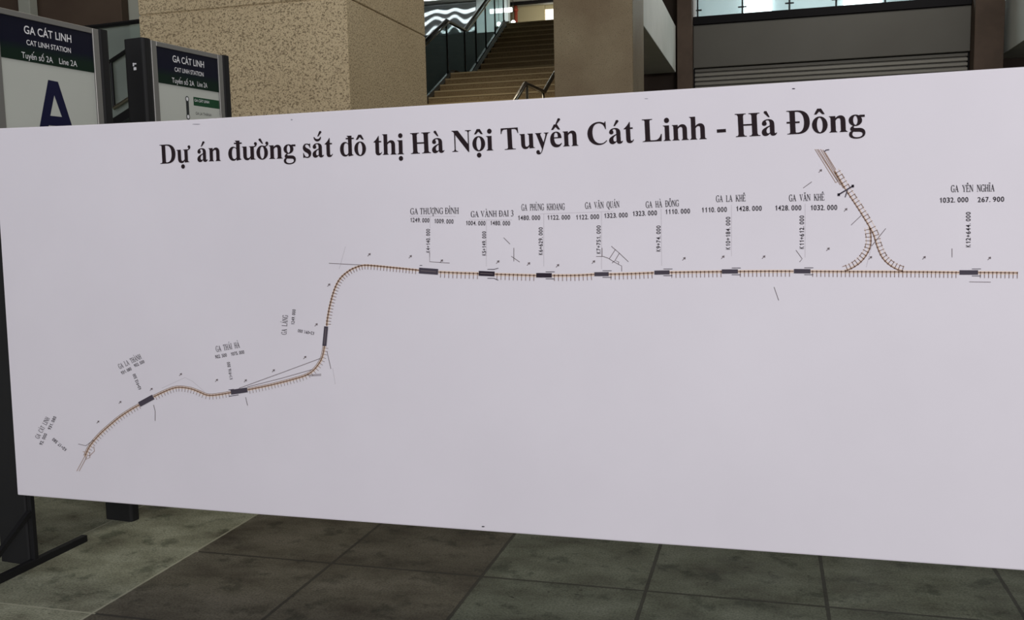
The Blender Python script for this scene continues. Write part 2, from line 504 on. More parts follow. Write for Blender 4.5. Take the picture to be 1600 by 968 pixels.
# bold roman: letter -> (advance, accent centre, [(outline, [holes])])
BOLD = {
    'D': (722, 340, [(path('M 16 676 L 340 676 C 560 676 685 550 685 340 C 685 125 560 0 340 0 L 16 0 L 16 19 L 60 25 C 95 30 105 45 105 80 L 105 596 C 105 631 95 646 60 651 L 16 657 Z'),
                      [path('M 262 636 L 305 636 C 450 636 520 530 520 340 C 520 145 450 40 305 40 C 270 40 262 50 262 75 Z')])]),
    'H': (778, 389, [(bstem(105, 262), []), (bstem(516, 673), []), (rc(250, 318, 528, 364), [])]),
    'N': (722, 360, [([(16, 676), (236, 676), (625, 190), (625, -18), (590, -18), (100, 590), (70, 640), (16, 657)], []),
                     ([(104, 620), (142, 590), (142, 75), (165, 30), (225, 19), (225, 0), (16, 0), (16, 19), (80, 30), (104, 75)], []),
                     ([(590, 150), (625, 150), (625, 600), (650, 645), (710, 657), (710, 676), (500, 676), (500, 657), (565, 645), (590, 600)], [])]),
    'T': (667, 333, [(path('M 31 676 L 636 676 L 644 500 L 620 500 C 600 590 570 634 500 634 L 412 634 L 412 80 C 412 35 430 22 530 19 L 530 0 L 137 0 L 137 19 C 237 22 255 35 255 80 L 255 634 L 167 634 C 97 634 67 590 47 500 L 23 500 Z'), [])]),
    'C': (722, 380, [(path('M 660 691 L 637 691 C 632 662 620 652 605 650 C 580 650 530 691 440 691 C 220 691 49 540 49 335 C 49 130 200 -19 420 -19 C 530 -19 620 25 684 100 L 664 121 C 610 60 550 30 475 30 C 310 30 215 160 215 350 C 215 540 300 645 430 645 C 540 645 615 570 640 455 L 665 455 Z'), [])]),
    'L': (667, 200, [(path('M 19 676 L 350 676 L 350 657 L 300 651 C 270 646 262 630 262 600 L 262 70 C 262 45 275 38 310 38 L 390 38 C 510 38 570 100 610 215 L 636 215 L 622 0 L 19 0 L 19 19 L 65 25 C 97 30 105 45 105 80 L 105 596 C 105 631 97 646 65 651 L 19 657 Z'), [])]),
    'a': (500, 235, [(path('M 40 345 C 40 420 120 473 230 473 C 345 473 405 420 405 320 L 405 95 C 405 68 412 58 428 58 C 440 58 450 63 462 78 L 478 66 C 450 10 415 -14 365 -14 C 310 -14 280 10 272 60 C 230 10 185 -14 135 -14 C 70 -14 25 30 25 95 C 25 180 100 225 270 290 L 270 345 C 270 410 250 440 205 440 C 175 440 155 428 155 412 C 155 395 180 385 180 345 C 180 310 152 285 112 285 C 70 285 40 310 40 345 Z'),
                      [path('M 270 255 C 200 225 165 185 165 130 C 165 90 185 62 215 62 C 240 62 262 75 270 90 Z')])]),
    'n': (556, 278, [(path('M 21 461 L 205 461 L 205 400 C 250 450 295 473 345 473 C 435 473 489 415 489 310 L 489 75 C 489 35 500 22 540 15 L 540 0 L 310 0 L 310 15 C 342 22 350 38 350 75 L 350 320 C 350 370 335 395 300 395 C 265 395 230 370 205 330 L 205 75 C 205 35 215 22 245 15 L 245 0 L 18 0 L 18 15 C 55 22 66 35 66 75 L 66 385 C 66 425 58 438 21 446 Z'), [])]),
    'h': (556, 278, [(path('M 16 676 L 205 676 L 205 400 C 250 450 295 473 345 473 C 435 473 489 415 489 310 L 489 75 C 489 35 500 22 540 15 L 540 0 L 310 0 L 310 15 C 342 22 350 38 350 75 L 350 320 C 350 370 335 395 300 395 C 265 395 230 370 205 330 L 205 75 C 205 35 215 22 245 15 L 245 0 L 18 0 L 18 15 C 55 22 66 35 66 75 L 66 600 C 66 640 58 653 16 661 Z'), [])]),
    'u': (556, 260, [(path('M 16 461 L 200 461 L 200 130 C 200 80 220 60 255 60 C 290 60 320 85 345 125 L 345 385 C 345 425 335 438 295 446 L 295 461 L 484 461 L 484 75 C 484 40 495 28 537 22 L 537 7 L 345 0 L 345 60 C 305 8 265 -14 212 -14 C 120 -14 62 45 62 150 L 62 385 C 62 425 52 438 16 446 Z'), [])]),
    'o': (500, 250, [(ell(250, 229, 225, 243), [ell(250, 229, 84, 208)])]),
    'd': (556, 225, [(path('M 300 676 L 487 676 L 487 95 C 487 58 500 45 540 38 L 540 22 L 347 -14 L 347 45 C 310 5 270 -14 220 -14 C 110 -14 25 85 25 230 C 25 375 110 473 225 473 C 270 473 310 455 347 420 L 347 590 C 347 635 335 650 300 661 Z'),
                      [path('M 347 380 C 330 415 300 435 265 435 C 205 435 170 360 170 235 C 170 110 200 45 258 45 C 295 45 325 65 347 105 Z')])]),
    'g': (500, 220, [(ell(215, 312, 190, 162), [ell(215, 312, 64, 128)]), ([(300, 435), (345, 461), (483, 461), (483, 397), (370, 397)], []),
                     (path('M 150 165 C 90 140 60 110 60 70 C 60 45 70 30 90 15 C 45 -5 22 -40 22 -85 C 22 -165 110 -206 235 -206 C 390 -206 483 -140 483 -45 C 483 50 410 95 300 95 L 210 95 C 175 95 160 103 160 118 C 160 135 175 150 200 170 Z'),
                      [path('M 150 -8 C 125 -25 112 -50 112 -80 C 112 -135 160 -165 250 -165 C 345 -165 405 -130 405 -80 C 405 -35 365 -15 295 -15 Z')])]),
    's': (389, 190, [(path('M 330 320 L 310 320 C 285 400 240 440 185 440 C 150 440 125 420 125 390 C 125 355 160 335 225 305 C 310 265 361 225 361 140 C 361 50 290 -14 200 -14 C 160 -14 130 -2 100 5 C 80 10 65 3 58 -10 L 35 -10 L 35 165 L 55 165 C 80 75 130 22 190 22 C 230 22 255 45 255 78 C 255 120 215 145 160 172 C 75 213 28 255 28 335 C 28 415 95 473 180 473 C 215 473 245 465 270 458 C 285 454 298 458 308 470 L 330 470 Z'), [])]),
    't': (333, 160, [(path('M 205 630 L 224 630 L 224 461 L 310 461 L 310 415 L 224 415 L 224 115 C 224 75 235 55 258 55 C 278 55 295 70 312 100 L 332 88 C 300 20 260 -12 200 -12 C 125 -12 85 30 85 110 L 85 415 L 20 415 L 20 435 C 90 480 150 545 205 630 Z'), [])]),
    'i': (278, 139, [(path('M 16 461 L 209 461 L 209 75 C 209 35 220 22 255 15 L 255 0 L 16 0 L 16 15 C 55 22 69 35 69 75 L 69 385 C 69 425 55 438 16 446 Z'), []), (ell(139, 610, 80, 80, 18), [])]),
    'y': (500, 250, [(path('M 12 461 L 235 461 L 235 445 C 200 440 190 432 190 415 C 190 405 193 393 200 378 L 290 165 L 355 345 C 362 365 366 385 366 400 C 366 428 350 441 315 445 L 315 461 L 482 461 L 482 445 C 450 440 435 425 418 385 L 262 -35 C 220 -150 175 -205 110 -205 C 60 -205 22 -172 22 -130 C 22 -92 48 -66 85 -66 C 120 -66 140 -85 143 -125 C 145 -145 152 -152 162 -152 C 185 -152 205 -115 225 -40 L 68 370 C 48 425 40 440 12 445 Z'), [])]),
    'e': (444, 230, [(path('M 405 120 L 425 105 C 380 20 320 -14 238 -14 C 110 -14 25 80 25 225 C 25 375 115 473 235 473 C 345 473 418 400 420 265 L 163 265 C 165 140 215 70 300 70 C 345 70 375 85 405 120 Z'),
                      [path('M 163 300 L 295 300 C 297 400 275 440 232 440 C 190 440 165 395 163 300 Z')])]),
    '-': (333, 166, [(rc(40, 165, 290, 262), [])]),
    ' ': (250, 0, []),
}
SB = 655  # cap height of the light roman


def srf(x0, x1, y, e=62):
    return (rc(x0 - e, y, x1 + e, y + 32), [])


ROMAN = {
    'I': (333, 166, [(rc(112, 0, 222, 660), []), srf(112, 222, 0), srf(112, 222, 628)]),
    'H': (722, 361, [(rc(95, 0, 205, 660), []), (rc(515, 0, 625, 660), []), (rc(200, 312, 520, 362), []), srf(95, 205, 0), srf(95, 205, 628), srf(515, 625, 0), srf(515, 625, 628)]),
    'L': (611, 200, [(rc(95, 0, 205, 660), []), srf(95, 205, 628), (rc(35, 0, 590, 42), []), ([(530, 40), (575, 180), (600, 180), (588, 0)], [])]),
    'T': (611, 305, [(rc(250, 0, 362, 660), []), (rc(30, 615, 582, 660), []), srf(250, 362, 0), ([(25, 500), (50, 500), (85, 640), (30, 640)], []), ([(587, 500), (562, 500), (527, 640), (582, 640)], [])]),
    'N': (722, 361, [(rc(92, 0, 140, 660), []), (rc(590, 0, 638, 660), []), ([(92, 660), (215, 660), (638, 70), (638, -8), (600, -8), (92, 600)], []), (rc(15, 0, 225, 30), []), (rc(505, 630, 715, 660), []), (rc(12, 630, 130, 660), [])]),
    'U': (722, 361, [(path('M 95 660 L 207 660 L 207 220 C 207 100 265 44 365 44 C 490 44 558 110 558 230 L 558 660 L 606 660 L 606 220 C 606 70 510 -14 355 -14 C 200 -14 95 60 95 220 Z'), []), srf(95, 207, 628), (rc(485, 628, 700, 660), [])]),
    'O': (722, 361, [(ell(361, 331, 330, 345), [ell(361, 331, 212, 298)])]),
    'Q': (722, 361, [(ell(361, 331, 330, 345), [ell(361, 331, 212, 298)]), ([(330, 10), (440, 30), (560, -90), (690, -130), (690, -165), (500, -170)], [])]),
    'D': (722, 340, [(path('M 30 660 L 310 660 C 560 660 688 530 688 331 C 688 130 560 0 310 0 L 30 0 L 30 32 L 95 32 L 95 628 L 30 628 Z'), [path('M 207 616 L 300 616 C 480 616 568 510 568 331 C 568 150 480 44 300 44 L 207 44 Z')])]),
    'G': (722, 370, [(path('M 630 676 L 608 676 C 600 650 585 640 570 645 C 530 660 470 676 400 676 C 180 676 32 530 32 331 C 32 120 190 -14 400 -14 C 520 -14 610 15 660 45 L 660 290 L 705 300 L 705 328 L 470 328 L 470 300 L 548 290 L 548 60 C 510 40 460 32 415 32 C 250 32 152 150 152 331 C 152 520 250 630 400 630 C 520 630 590 560 620 450 L 645 450 Z'), [])]),
    'A': (722, 361, [([(340, 674), (390, 674), (665, 0), (540, 0), (300, 590)], []), ([(345, 674), (372, 630), (136, 0), (84, 0)], []), (rc(195, 212, 490, 260), []), (rc(8, 0, 222, 30), []), (rc(450, 0, 715, 30), [])]),
    'V': (722, 361, [([(78, 660), (205, 660), (415, 130), (375, -11)], []), ([(372, -11), (412, 60), (628, 660), (576, 660)], []), (rc(12, 630, 280, 660), []), (rc(490, 630, 708, 660), [])]),
    'P': (556, 290, [(path('M 30 660 L 320 660 C 475 660 548 590 548 480 C 548 360 460 292 310 292 L 207 292 L 207 0 L 95 0 L 95 628 L 30 628 Z'), [path('M 207 616 L 290 616 C 385 616 432 570 432 478 C 432 385 385 336 290 336 L 207 336 Z')]), srf(95, 207, 0)]),
    'K': (722, 380, [(rc(95, 0, 205, 660), []), srf(95, 205, 0), srf(95, 205, 628), ([(200, 300), (560, 645), (622, 645), (200, 240)], []), ([(270, 375), (365, 430), (700, 0), (560, 0)], []), (rc(480, 630, 690, 660), []), (rc(520, 0, 720, 30), [])]),
    'E': (611, 300, [(rc(95, 0, 205, 660), []), (rc(30, 615, 555, 660), []), (rc(200, 315, 440, 360), []), (rc(30, 0, 580, 42), []), ([(505, 630), (550, 500), (575, 500), (555, 660)], []), ([(530, 40), (575, 170), (600, 170), (580, 0)], []), (rc(415, 240, 445, 435), [])]),
    'Y': (722, 361, [([(62, 660), (190, 660), (412, 290), (310, 275)], []), ([(362, 285), (400, 300), (650, 660), (598, 660)], []), (rc(306, 0, 416, 330), []), srf(306, 416, 0), (rc(5, 630, 265, 660), []), (rc(500, 630, 715, 660), [])]),
    'C': (667, 360, [(path('M 630 676 L 608 676 C 600 650 585 640 570 645 C 530 660 470 676 400 676 C 180 676 32 530 32 331 C 32 120 180 -14 390 -14 C 500 -14 590 30 645 110 L 625 128 C 575 65 500 32 425 32 C 250 32 152 150 152 331 C 152 520 250 630 400 630 C 520 630 590 560 620 450 L 645 450 Z'), [])]),
    '3': (500, 240, [(path('M 60 530 C 90 620 160 676 240 676 C 350 676 420 610 420 520 C 420 450 380 400 310 370 C 400 345 450 280 450 200 C 450 70 340 -14 190 -14 C 100 -14 40 10 40 55 C 40 85 60 100 90 100 C 130 100 170 30 220 30 C 290 30 345 90 345 170 C 345 270 280 325 160 325 L 160 350 C 260 375 315 430 315 510 C 315 570 280 610 220 610 C 160 610 120 580 85 520 Z'), [])]),
    ' ': (330, 0, []),
}


def serif_shapes(text, font, caps, gap=None):
    """Shapes of a word in em/1000, starting at x = 0; returns (shapes, advance)."""
    x = 0
    out = []
    for ch in text:
        stroke = ch in 'Đđ'
        dec = unicodedata.normalize('NFD', {'Đ': 'D', 'đ': 'd'}.get(ch, ch))
        g = font[dec[0]]
        sh = list(g[2])
        up = dec[0].isupper()
        lift = 185 if up else 0
        cx = g[1]
        if stroke:
            sh.append((rc(10, 312, 390, 362) if up else rc(262, 560, 572, 606), []))
        marks = dec[1:]
        two = any(c in marks for c in '\u0302\u0306') and any(c in marks for c in '\u0301\u0300')
        if dec[0] == 'i' and any(c in marks for c in '\u0300\u0301'):
            sh = sh[:1]
        for c in marks:
            L = lift
            if c == '\u0302':
                sh.append(([(cx - 155, 530 + L), (cx - 85, 530 + L), (cx, 615 + L), (cx + 85, 530 + L), (cx + 155, 530 + L), (cx + 55, 695 + L), (cx - 55, 695 + L)], []))
            elif c == '\u0306':
                sh.append((path('M %g 680 C %g 580 %g 530 %g 530 C %g 530 %g 580 %g 680 L %g 680 C %g 630 %g 612 %g 612 C %g 612 %g 630 %g 680 Z' % (cx - 150, cx - 140, cx - 80, cx, cx + 80, cx + 140, cx + 150, cx + 110, cx + 95, cx + 50, cx, cx - 50, cx - 95, cx - 110)) if not L else
                           [(px, py + L) for px, py in path('M %g 680 C %g 580 %g 530 %g 530 C %g 530 %g 580 %g 680 L %g 680 C %g 630 %g 612 %g 612 C %g 612 %g 630 %g 680 Z' % (cx - 150, cx - 140, cx - 80, cx, cx + 80, cx + 140, cx + 150, cx + 110, cx + 95, cx + 50, cx, cx - 50, cx - 95, cx - 110))], []))
            elif c == '\u0303':
                sh.append(([(cx - 160, 560 + L), (cx - 130, 555 + L), (cx - 70, 610 + L), (cx + 60, 550 + L), (cx + 125, 570 + L), (cx + 160, 650 + L), (cx + 130, 655 + L), (cx + 80, 615 + L), (cx - 50, 675 + L), (cx - 125, 640 + L)], []))
            elif c == '\u0301':
                a, b = (45, 165) if two else (0, 0)
                sh.append(([(cx - 45 + a, 530 + L + b), (cx + a, 530 + L + b), (cx + 130 + a, 665 + L + b), (cx + 110 + a, 710 + L + b), (cx + 45 + a, 710 + L + b)], []))
            elif c == '\u0300':
                sh.append(([(cx + 45, 530 + L), (cx, 530 + L), (cx - 130, 665 + L), (cx - 110, 710 + L), (cx - 45, 710 + L)], []))
            elif c == '\u0323':
                sh.append((ell(cx, -135, 80, 80, 18), []))
            elif c == '\u031b':
                hx = g[0] - (55 if not up else 110)
                hy = 461 if not up else 620
                if dec[0] == 'o':
                    hx -= 55
                sh.append((path('M %g %g C %g %g %g %g %g %g C %g %g %g %g %g %g C %g %g %g %g %g %g C %g %g %g %g %g %g C %g %g %g %g %g %g Z' % (
                    hx - 40, hy - 40, hx + 60, hy - 30, hx + 110, hy + 25, hx + 110, hy + 75, hx + 110, hy + 115, hx + 85, hy + 135, hx + 50, hy + 135,
                    hx + 15, hy + 135, hx - 5, hy + 112, hx - 5, hy + 85, hx - 5, hy + 60, hx + 10, hy + 45, hx + 35, hy + 40, hx + 30, hy + 15, hx, hy - 5, hx - 40, hy - 5)), []))
        for outer, holes in sh:
            out.append(([(px + x, py) for px, py in outer], [[(px + x, py) for px, py in h] for h in holes]))
        x += gap if (gap and ch == ' ') else g[0]
    return out, x


_glyph = {}


def sans_glyph(text, bold=0.0):
    """Triangles of text in Blender's own built-in face: (verts, faces)."""
    k = (text, bold)
    if k not in _glyph:
        c = bpy.data.curves.new('lettering', 'FONT')
        c.body = text
        c.size = 1.0
        c.offset = bold
        o = bpy.data.objects.new('lettering', c)
        COL.objects.link(o)
        bpy.context.view_layer.update()
        dg = bpy.context.evaluated_depsgraph_get()
        me = o.evaluated_get(dg).to_mesh()
        _glyph[k] = ([(v.co.x, v.co.y) for v in me.vertices], [tuple(p.vertices) for p in me.polygons])
        o.evaluated_get(dg).to_mesh_clear()
        bpy.data.objects.remove(o)
        bpy.data.curves.remove(c)
    return _glyph[k]


def fill(bm, outer, holes, f):
    """Fill an outline with holes; f maps a 2-D point to 3-D."""
    loops = [outer] + holes
    flat = [p for l in loops for p in l]
    tri = tessellate_polygon([[Vector((p[0], p[1], 0)) for p in l] for l in loops])
    vs = [bm.verts.new(f(*p)) for p in flat]
    for t in tri:
        try:
            bm.faces.new([vs[i] for i in t])
        except ValueError:
            pass


# ------------------------------------------------------------------ the banner
BY = 3.08                      # plane of the banner's face
SHEET_X1 = 1.02
GAP = 0.0006


def onb(u, v, lay=1):
    p = at(u, v, BY)
    return Vector((p.x, BY - GAP * lay, p.z))


def frame_for(p0, p1, h, w, lay=2):
    """Map 2-D text space (x 0..w along the baseline, y in cap heights) to the banner face."""
    a, b = onb(*p0, lay), onb(*p1, lay)
    dx, dy = p1[0] - p0[0], p1[1] - p0[1]
    n = math.hypot(dx, dy)
    up = onb(p0[0] + dy / n * h, p0[1] - dx / n * h, lay) - a
    ax = (b - a) / w
    return lambda x, y: a + ax * x + up * y


def serif_word(bm, text, p0, p1, h, font, cap, lay=2, gap=None):
    sh, w = serif_shapes(text, font, cap, gap)
    xs = [p[0] for o, _ in sh for p in o]
    x0, x1 = min(xs), max(xs)
    f = frame_for(p0, p1, h, x1 - x0, lay)
    for i, (o, hs) in enumerate(sh):
        fill(bm, o, hs, lambda x, y: f(x - x0, y / cap) + Vector((0, -4e-5 * (i % 9), 0)))


# a one with a flag, as drawn on survey sheets
FIGURE_ONE = ([(0.13, 0.0), (0.25, 0.0), (0.25, 0.715), (0.17, 0.715), (0.13, 0.60), (0.0, 0.55), (0.0, 0.46), (0.13, 0.505)],
              [(0, 1, 2, 3, 4, 7), (4, 5, 6, 7)])


def cell_number(bm, text, p0, p1, h, lay=2):
    """Monospaced figures, one cell per character, as on a survey drawing."""
    cw = [{'.': 0.45, ' ': 0.42}.get(ch, 1.0) for ch in text]
    f = frame_for(p0, p1, h, sum(cw), lay)
    i = 0.0
    for ch, w_ in zip(text, cw):
        if ch != ' ':
            vs, fs = FIGURE_ONE if ch == '1' else sans_glyph(ch, 0.011)
            xs = [v[0] for v in vs]
            a, b = min(xs), max(xs)
            tw = {'.': 0.2, '1': 0.46, '+': 0.76}.get(ch, 0.8)
            off = 0.08 if ch == '.' else (0.5 - tw / 2)
            bv = [bm.verts.new(f(i + off + (x - a) / (b - a) * tw, y / 0.715)) for x, y in vs]
            for t in fs:
                try:
                    bm.faces.new([bv[j] for j in t])
                except ValueError:
                    pass
        i += w_


def ribbon(bm, pts, w, lay=1, off=0.0):
    """A flat printed line through photo points, w wide in photo pixels."""
    n = len(pts)
    L, R = [], []
    for i in range(n):
        a = pts[max(0, i - 1)]
        b = pts[min(n - 1, i + 1)]
        dx, dy = b[0] - a[0], b[1] - a[1]
        q = math.hypot(dx, dy) or 1
        nx, ny = -dy / q, dx / q
        u, v = pts[i]
        L.append(bm.verts.new(onb(u + nx * (off - w / 2), v + ny * (off - w / 2), lay)))
        R.append(bm.verts.new(onb(u + nx * (off + w / 2), v + ny * (off + w / 2), lay)))
    for i in range(n - 1):
        bm.faces.new((L[i], L[i + 1], R[i + 1], R[i]))


def smooth_path(pts, per=6):
    out = []
    n = len(pts)
    for i in range(n - 1):
        p0, p1, p2, p3 = pts[max(0, i - 1)], pts[i], pts[i + 1], pts[min(n - 1, i + 2)]
        for k in range(per):
            t = k / per
            out.append(tuple(0.5 * ((2 * p1[j]) + (-p0[j] + p2[j]) * t + (2 * p0[j] - 5 * p1[j] + 4 * p2[j] - p3[j]) * t * t + (-p0[j] + 3 * p1[j] - 3 * p2[j] + p3[j]) * t ** 3) for j in (0, 1)))
    out.append(pts[-1])
    return out


def walk(pts, step):
    """Points every step along a polyline, with the unit direction."""
    d = step * 0.6
    for a, b in zip(pts, pts[1:]):
        q = math.hypot(b[0] - a[0], b[1] - a[1])
        if q == 0:
            continue
        t = ((b[0] - a[0]) / q, (b[1] - a[1]) / q)
        while d < q:
            yield (a[0] + t[0] * d, a[1] + t[1] * d), t
            d += step
        d -= q


banner = thing('banner', 'long white banner with the railway route map, stretched on a black steel frame', 'banner', (-1.0, BY + 0.02, 0))
TOPZ = [(-3.05, 1.838), (-2.6, 1.832), (-2.09, 1.829), (-1.31, 1.833), (-0.70, 1.836), (-0.24, 1.840), (0.15, 1.843), (0.72, 1.848), (SHEET_X1, 1.850)]
BOTZ = [(-3.05, 0.319), (-2.5, 0.315), (-1.91, 0.312), (-0.42, 0.312), (0.77, 0.314), (SHEET_X1, 0.314)]


def interp(t, x):
    for (a, za), (b, zb) in zip(t, t[1:]):
        if x <= b:
            return za + (zb - za) * max(0.0, (x - a) / (b - a))
    return t[-1][1]


# the vinyl sheet: a wrapped box, rounded where it folds over the frame
bm = bmesh.new()
NX, TH = 48, 0.028
prof = []
for k in range(5):
    an = math.pi / 2 * k / 4
    prof.append((0.006 * (1 - math.cos(an)), 1, 0.006 * (1 - math.sin(an))))
cols = []
for i in range(NX + 1):
    t = i / NX
    colv = []
    xt, xb = -3.010 + (SHEET_X1 + 3.010) * t, -3.034 + (SHEET_X1 + 3.034) * t
    zt, zb = interp(TOPZ, xt), interp(BOTZ, xb)
    loop = [(TH, zt - 0.008), (TH - 0.006, zt), (0.005, zt), (0.0015, zt - 0.0015), (0, zt - 0.005)]
    loop += [(0, zb + 0.005), (0.0015, zb + 0.0015), (0.005, zb), (TH - 0.006, zb), (TH, zb + 0.008)]
    for dy, z in loop:
        s = (z - zb) / (zt - zb)
        colv.append(bm.verts.new((xb + (xt - xb) * s, BY + dy, z)))
    cols.append(colv)
m_ = len(cols[0])
for i in range(NX):
    for j in range(m_):
        bm.faces.new((cols[i][j], cols[i + 1][j], cols[i + 1][(j + 1) % m_], cols[i][(j + 1) % m_]))
bm.faces.new(cols[0])
bm.faces.new(cols[-1][::-1])
sheet = obj('banner_sheet', bm, 'vinyl', banner)


def printed(name, bm, material, label=None):
    o = obj(name, bm, material, sheet)
    o.matrix_parent_inverse = Matrix.Identity(4)
    if label:
        o['label'] = label
    return o


# frame: two posts, top and bottom rails behind the sheet, feet and braces
fy = BY + TH + 0.014
for px, nm in ((-3.012, 'left'), (0.96, 'right')):
    bm = bmesh.new()
    box(bm, px - 0.0105, px + 0.0105, fy - 0.0105, fy + 0.0105, 0.026, 1.82, 0.002)
    obj('post', bm, 'black_steel', banner)
    bm = bmesh.new()
    box(bm, px - 0.0150, px + 0.0150, 2.74, 3.42, 0.0, 0.030, 0.002)
    obj('foot_bar', bm, 'black_steel', banner)
    bm = bmesh.new()
    tube(bm, [(px, fy - 0.012, 0.235), (px, 2.80, 0.028)], 0.010, square=True)
    obj('brace', bm, 'black_steel', banner)
for z in (0.345, 1.80):
    bm = bmesh.new()
    box(bm, -2.9995, 0.9475, fy - 0.0125, fy + 0.0125, z - 0.0125, z + 0.0125, 0.002)
    obj('cross_rail', bm, 'black_steel', banner)

# title
TITLE = [('Dự', 251, 299), ('án', 309, 345.5), ('đường', 357.5, 462.5), ('sắt', 474, 520.5), ('đô', 532, 572.5), ('thị', 584.5, 631.5), ('Hà', 642.5, 695),
         ('Nội', 707, 771), ('Tuyến', 784, 904), ('Cát', 919, 991), ('Linh', 1004.5, 1104.5), ('-', 1121, 1135), ('Hà', 1150, 1214.5), ('Đông', 1230, 1352)]
TB = [(253, 255.8), (310, 252.6), (475, 246.2), (586, 242.2), (643, 240.4), (708, 237.2), (790, 234.0), (925, 226.2), (1005, 221.7), (1105, 217.0), (1151, 214.0), (1231, 210.0), (1340, 205.0)]


def tbase(u):
    for (a, va), (b, vb) in zip(TB, TB[1:]):
        if u <= b:
            return va + (vb - va) * (u - a) / (b - a)
    return TB[-1][1] + (u - TB[-1][0]) * -0.046


for w, u0, u1 in TITLE:
    bm = bmesh.new()
    serif_word(bm, w, (u0, tbase(u0)), (u1, tbase(u1)), 29.5 + 7.0 * ((u0 + u1) / 2 - 251) / 1000, BOLD, 676, 3)
    printed('title_word', bm, 'ink', 'black bold serif title word' if w != '-' else 'black title dash')

# stations: name line, figures, chainage
STATIONS = [
    ('GA CÁT LINH', (61, 685.6), (78.4, 653.5), 7, [('92. 000', (65.8, 695.5), (74.3, 677.5)), ('931. 080', (79, 671.5), (88.8, 651))], 5, ('K0+17. 580', (105, 701), (84.2, 683), 5)),
    ('GA LA THÀNH', (187.5, 576.3), (222, 559.7), 8, [('931. 080', (190.8, 584.8), (206.5, 577.2)), ('902. 500', (210.8, 573.4), (226.7, 566))], 5, ('K0+913. 500', (221.4, 607), (211.6, 582.7), 4.8)),
    ('GA THÁI HÀ', (338.5, 549.5), (375.4, 542.4), 9, [('902. 500', (336.9, 559.9), (355.2, 556.4)), ('1075. 000', (361, 555.6), (382.4, 551.8))], 5.4, ('K1+916. 000', (364, 592), (359.3, 564.5), 4.8)),
    ('GA LÁNG', (447.8, 522.6), (450.2, 492.2), 8, [('1249. 000', (460, 507.5), (462.2, 482.8))], 5, ('K2+091. 000', (491.5, 518.2), (466, 513.7), 5)),
    ('GA THƯỢNG ĐÌNH', (641.4, 334.6), (717, 333.6), 9.4, [('1249. 000', (640.6, 346.6), (671.4, 347.4)), ('1009. 000', (678, 348.2), (709, 349.2))], 6.9, ('K4+140. 000', (672, 394.6), (672, 357), 5.9)),
    ('GA VÀNH ĐAI 3', (736, 339.2), (802.4, 337.6), 9.4, [('1004. 000', (727.4, 351.4), (759, 351.9)), ('1480. 000', (765.6, 351.4), (797.4, 351.9))], 6.9, ('K5+149. 000', (759.5, 399.2), (759.5, 360.8), 6)),
    ('GA PHÙNG KHOANG', (815, 328.8), (882.6, 327.6), 10, [('1480. 000', (808.6, 343.6), (844.6, 343.2)), ('1122. 000', (854.6, 343), (891.4, 342.6))], 7.2, ('K6+629. 000', (848, 398.2), (848, 354.4), 6.2)),
    ('GA VĂN QUÁN', (914.5, 326), (968.2, 323.9), 10, [('1122. 000', (899.4, 342.9), (936.8, 341.6)), ('1323. 000', (943.4, 340.4), (981.4, 339))], 7.4, ('K7+751. 000', (938.6, 396.4), (938.6, 351.6), 6.4)),
    ('GA HÀ ĐÔNG', (1009.3, 324.7), (1061, 322.1), 10, [('1323. 000', (987.8, 337.3), (1027.2, 335.8)), ('1110. 000', (1038.8, 334.3), (1078.8, 333))], 7.6, ('K9+74. 000', (1032.2, 393), (1032.2, 351.7), 6.6)),
    ('GA LA KHÊ', (1119, 315.5), (1165.2, 314.2), 10.2, [('1110. 000', (1095.6, 331.6), (1136.4, 330.6)), ('1428. 000', (1149.3, 329.6), (1190.8, 328.8))], 7.8, ('K10+184. 000', (1141, 389.8), (1141, 338), 6.8)),
    ('GA VĂN KHÊ', (1233, 314.4), (1288.2, 312.9), 10.4, [('1428. 000', (1210.2, 328.6), (1252.6, 328.1)), ('1032. 000', (1265.5, 328.1), (1308.6, 327.6))], 8, ('K11+612. 000', (1256.2, 388.8), (1256.2, 336), 7)),
    ('GA YÊN NGHĨA', (1486, 300.1), (1554, 298.8), 10.8, [('1032. 000', (1467, 316.5), (1513.5, 315.4)), ('267. 900', (1527, 315.6), (1569.5, 314.7))], 8, ('K12+644. 000', (1516.3, 386.3), (1516.3, 330.4), 7.2)),
]
for name, p0, p1, h, nums, nh, ch in STATIONS:
    bm = bmesh.new()
    serif_word(bm, name, p0, p1, h, ROMAN, 660, 3, None if 'Đ' in name and 'HÀ' not in name else 640)
    printed('station_name', bm, 'ink_soft', 'printed station name ' + name)
    for t, a, b in nums:
        bm = bmesh.new()
        cell_number(bm, t, a, b, nh, 3)
        printed('distance_figure', bm, 'ink_soft')
    bm = bmesh.new()
    cell_number(bm, ch[0], ch[1], ch[2], ch[3], 3)
    printed('chainage_figure', bm, 'ink_soft')

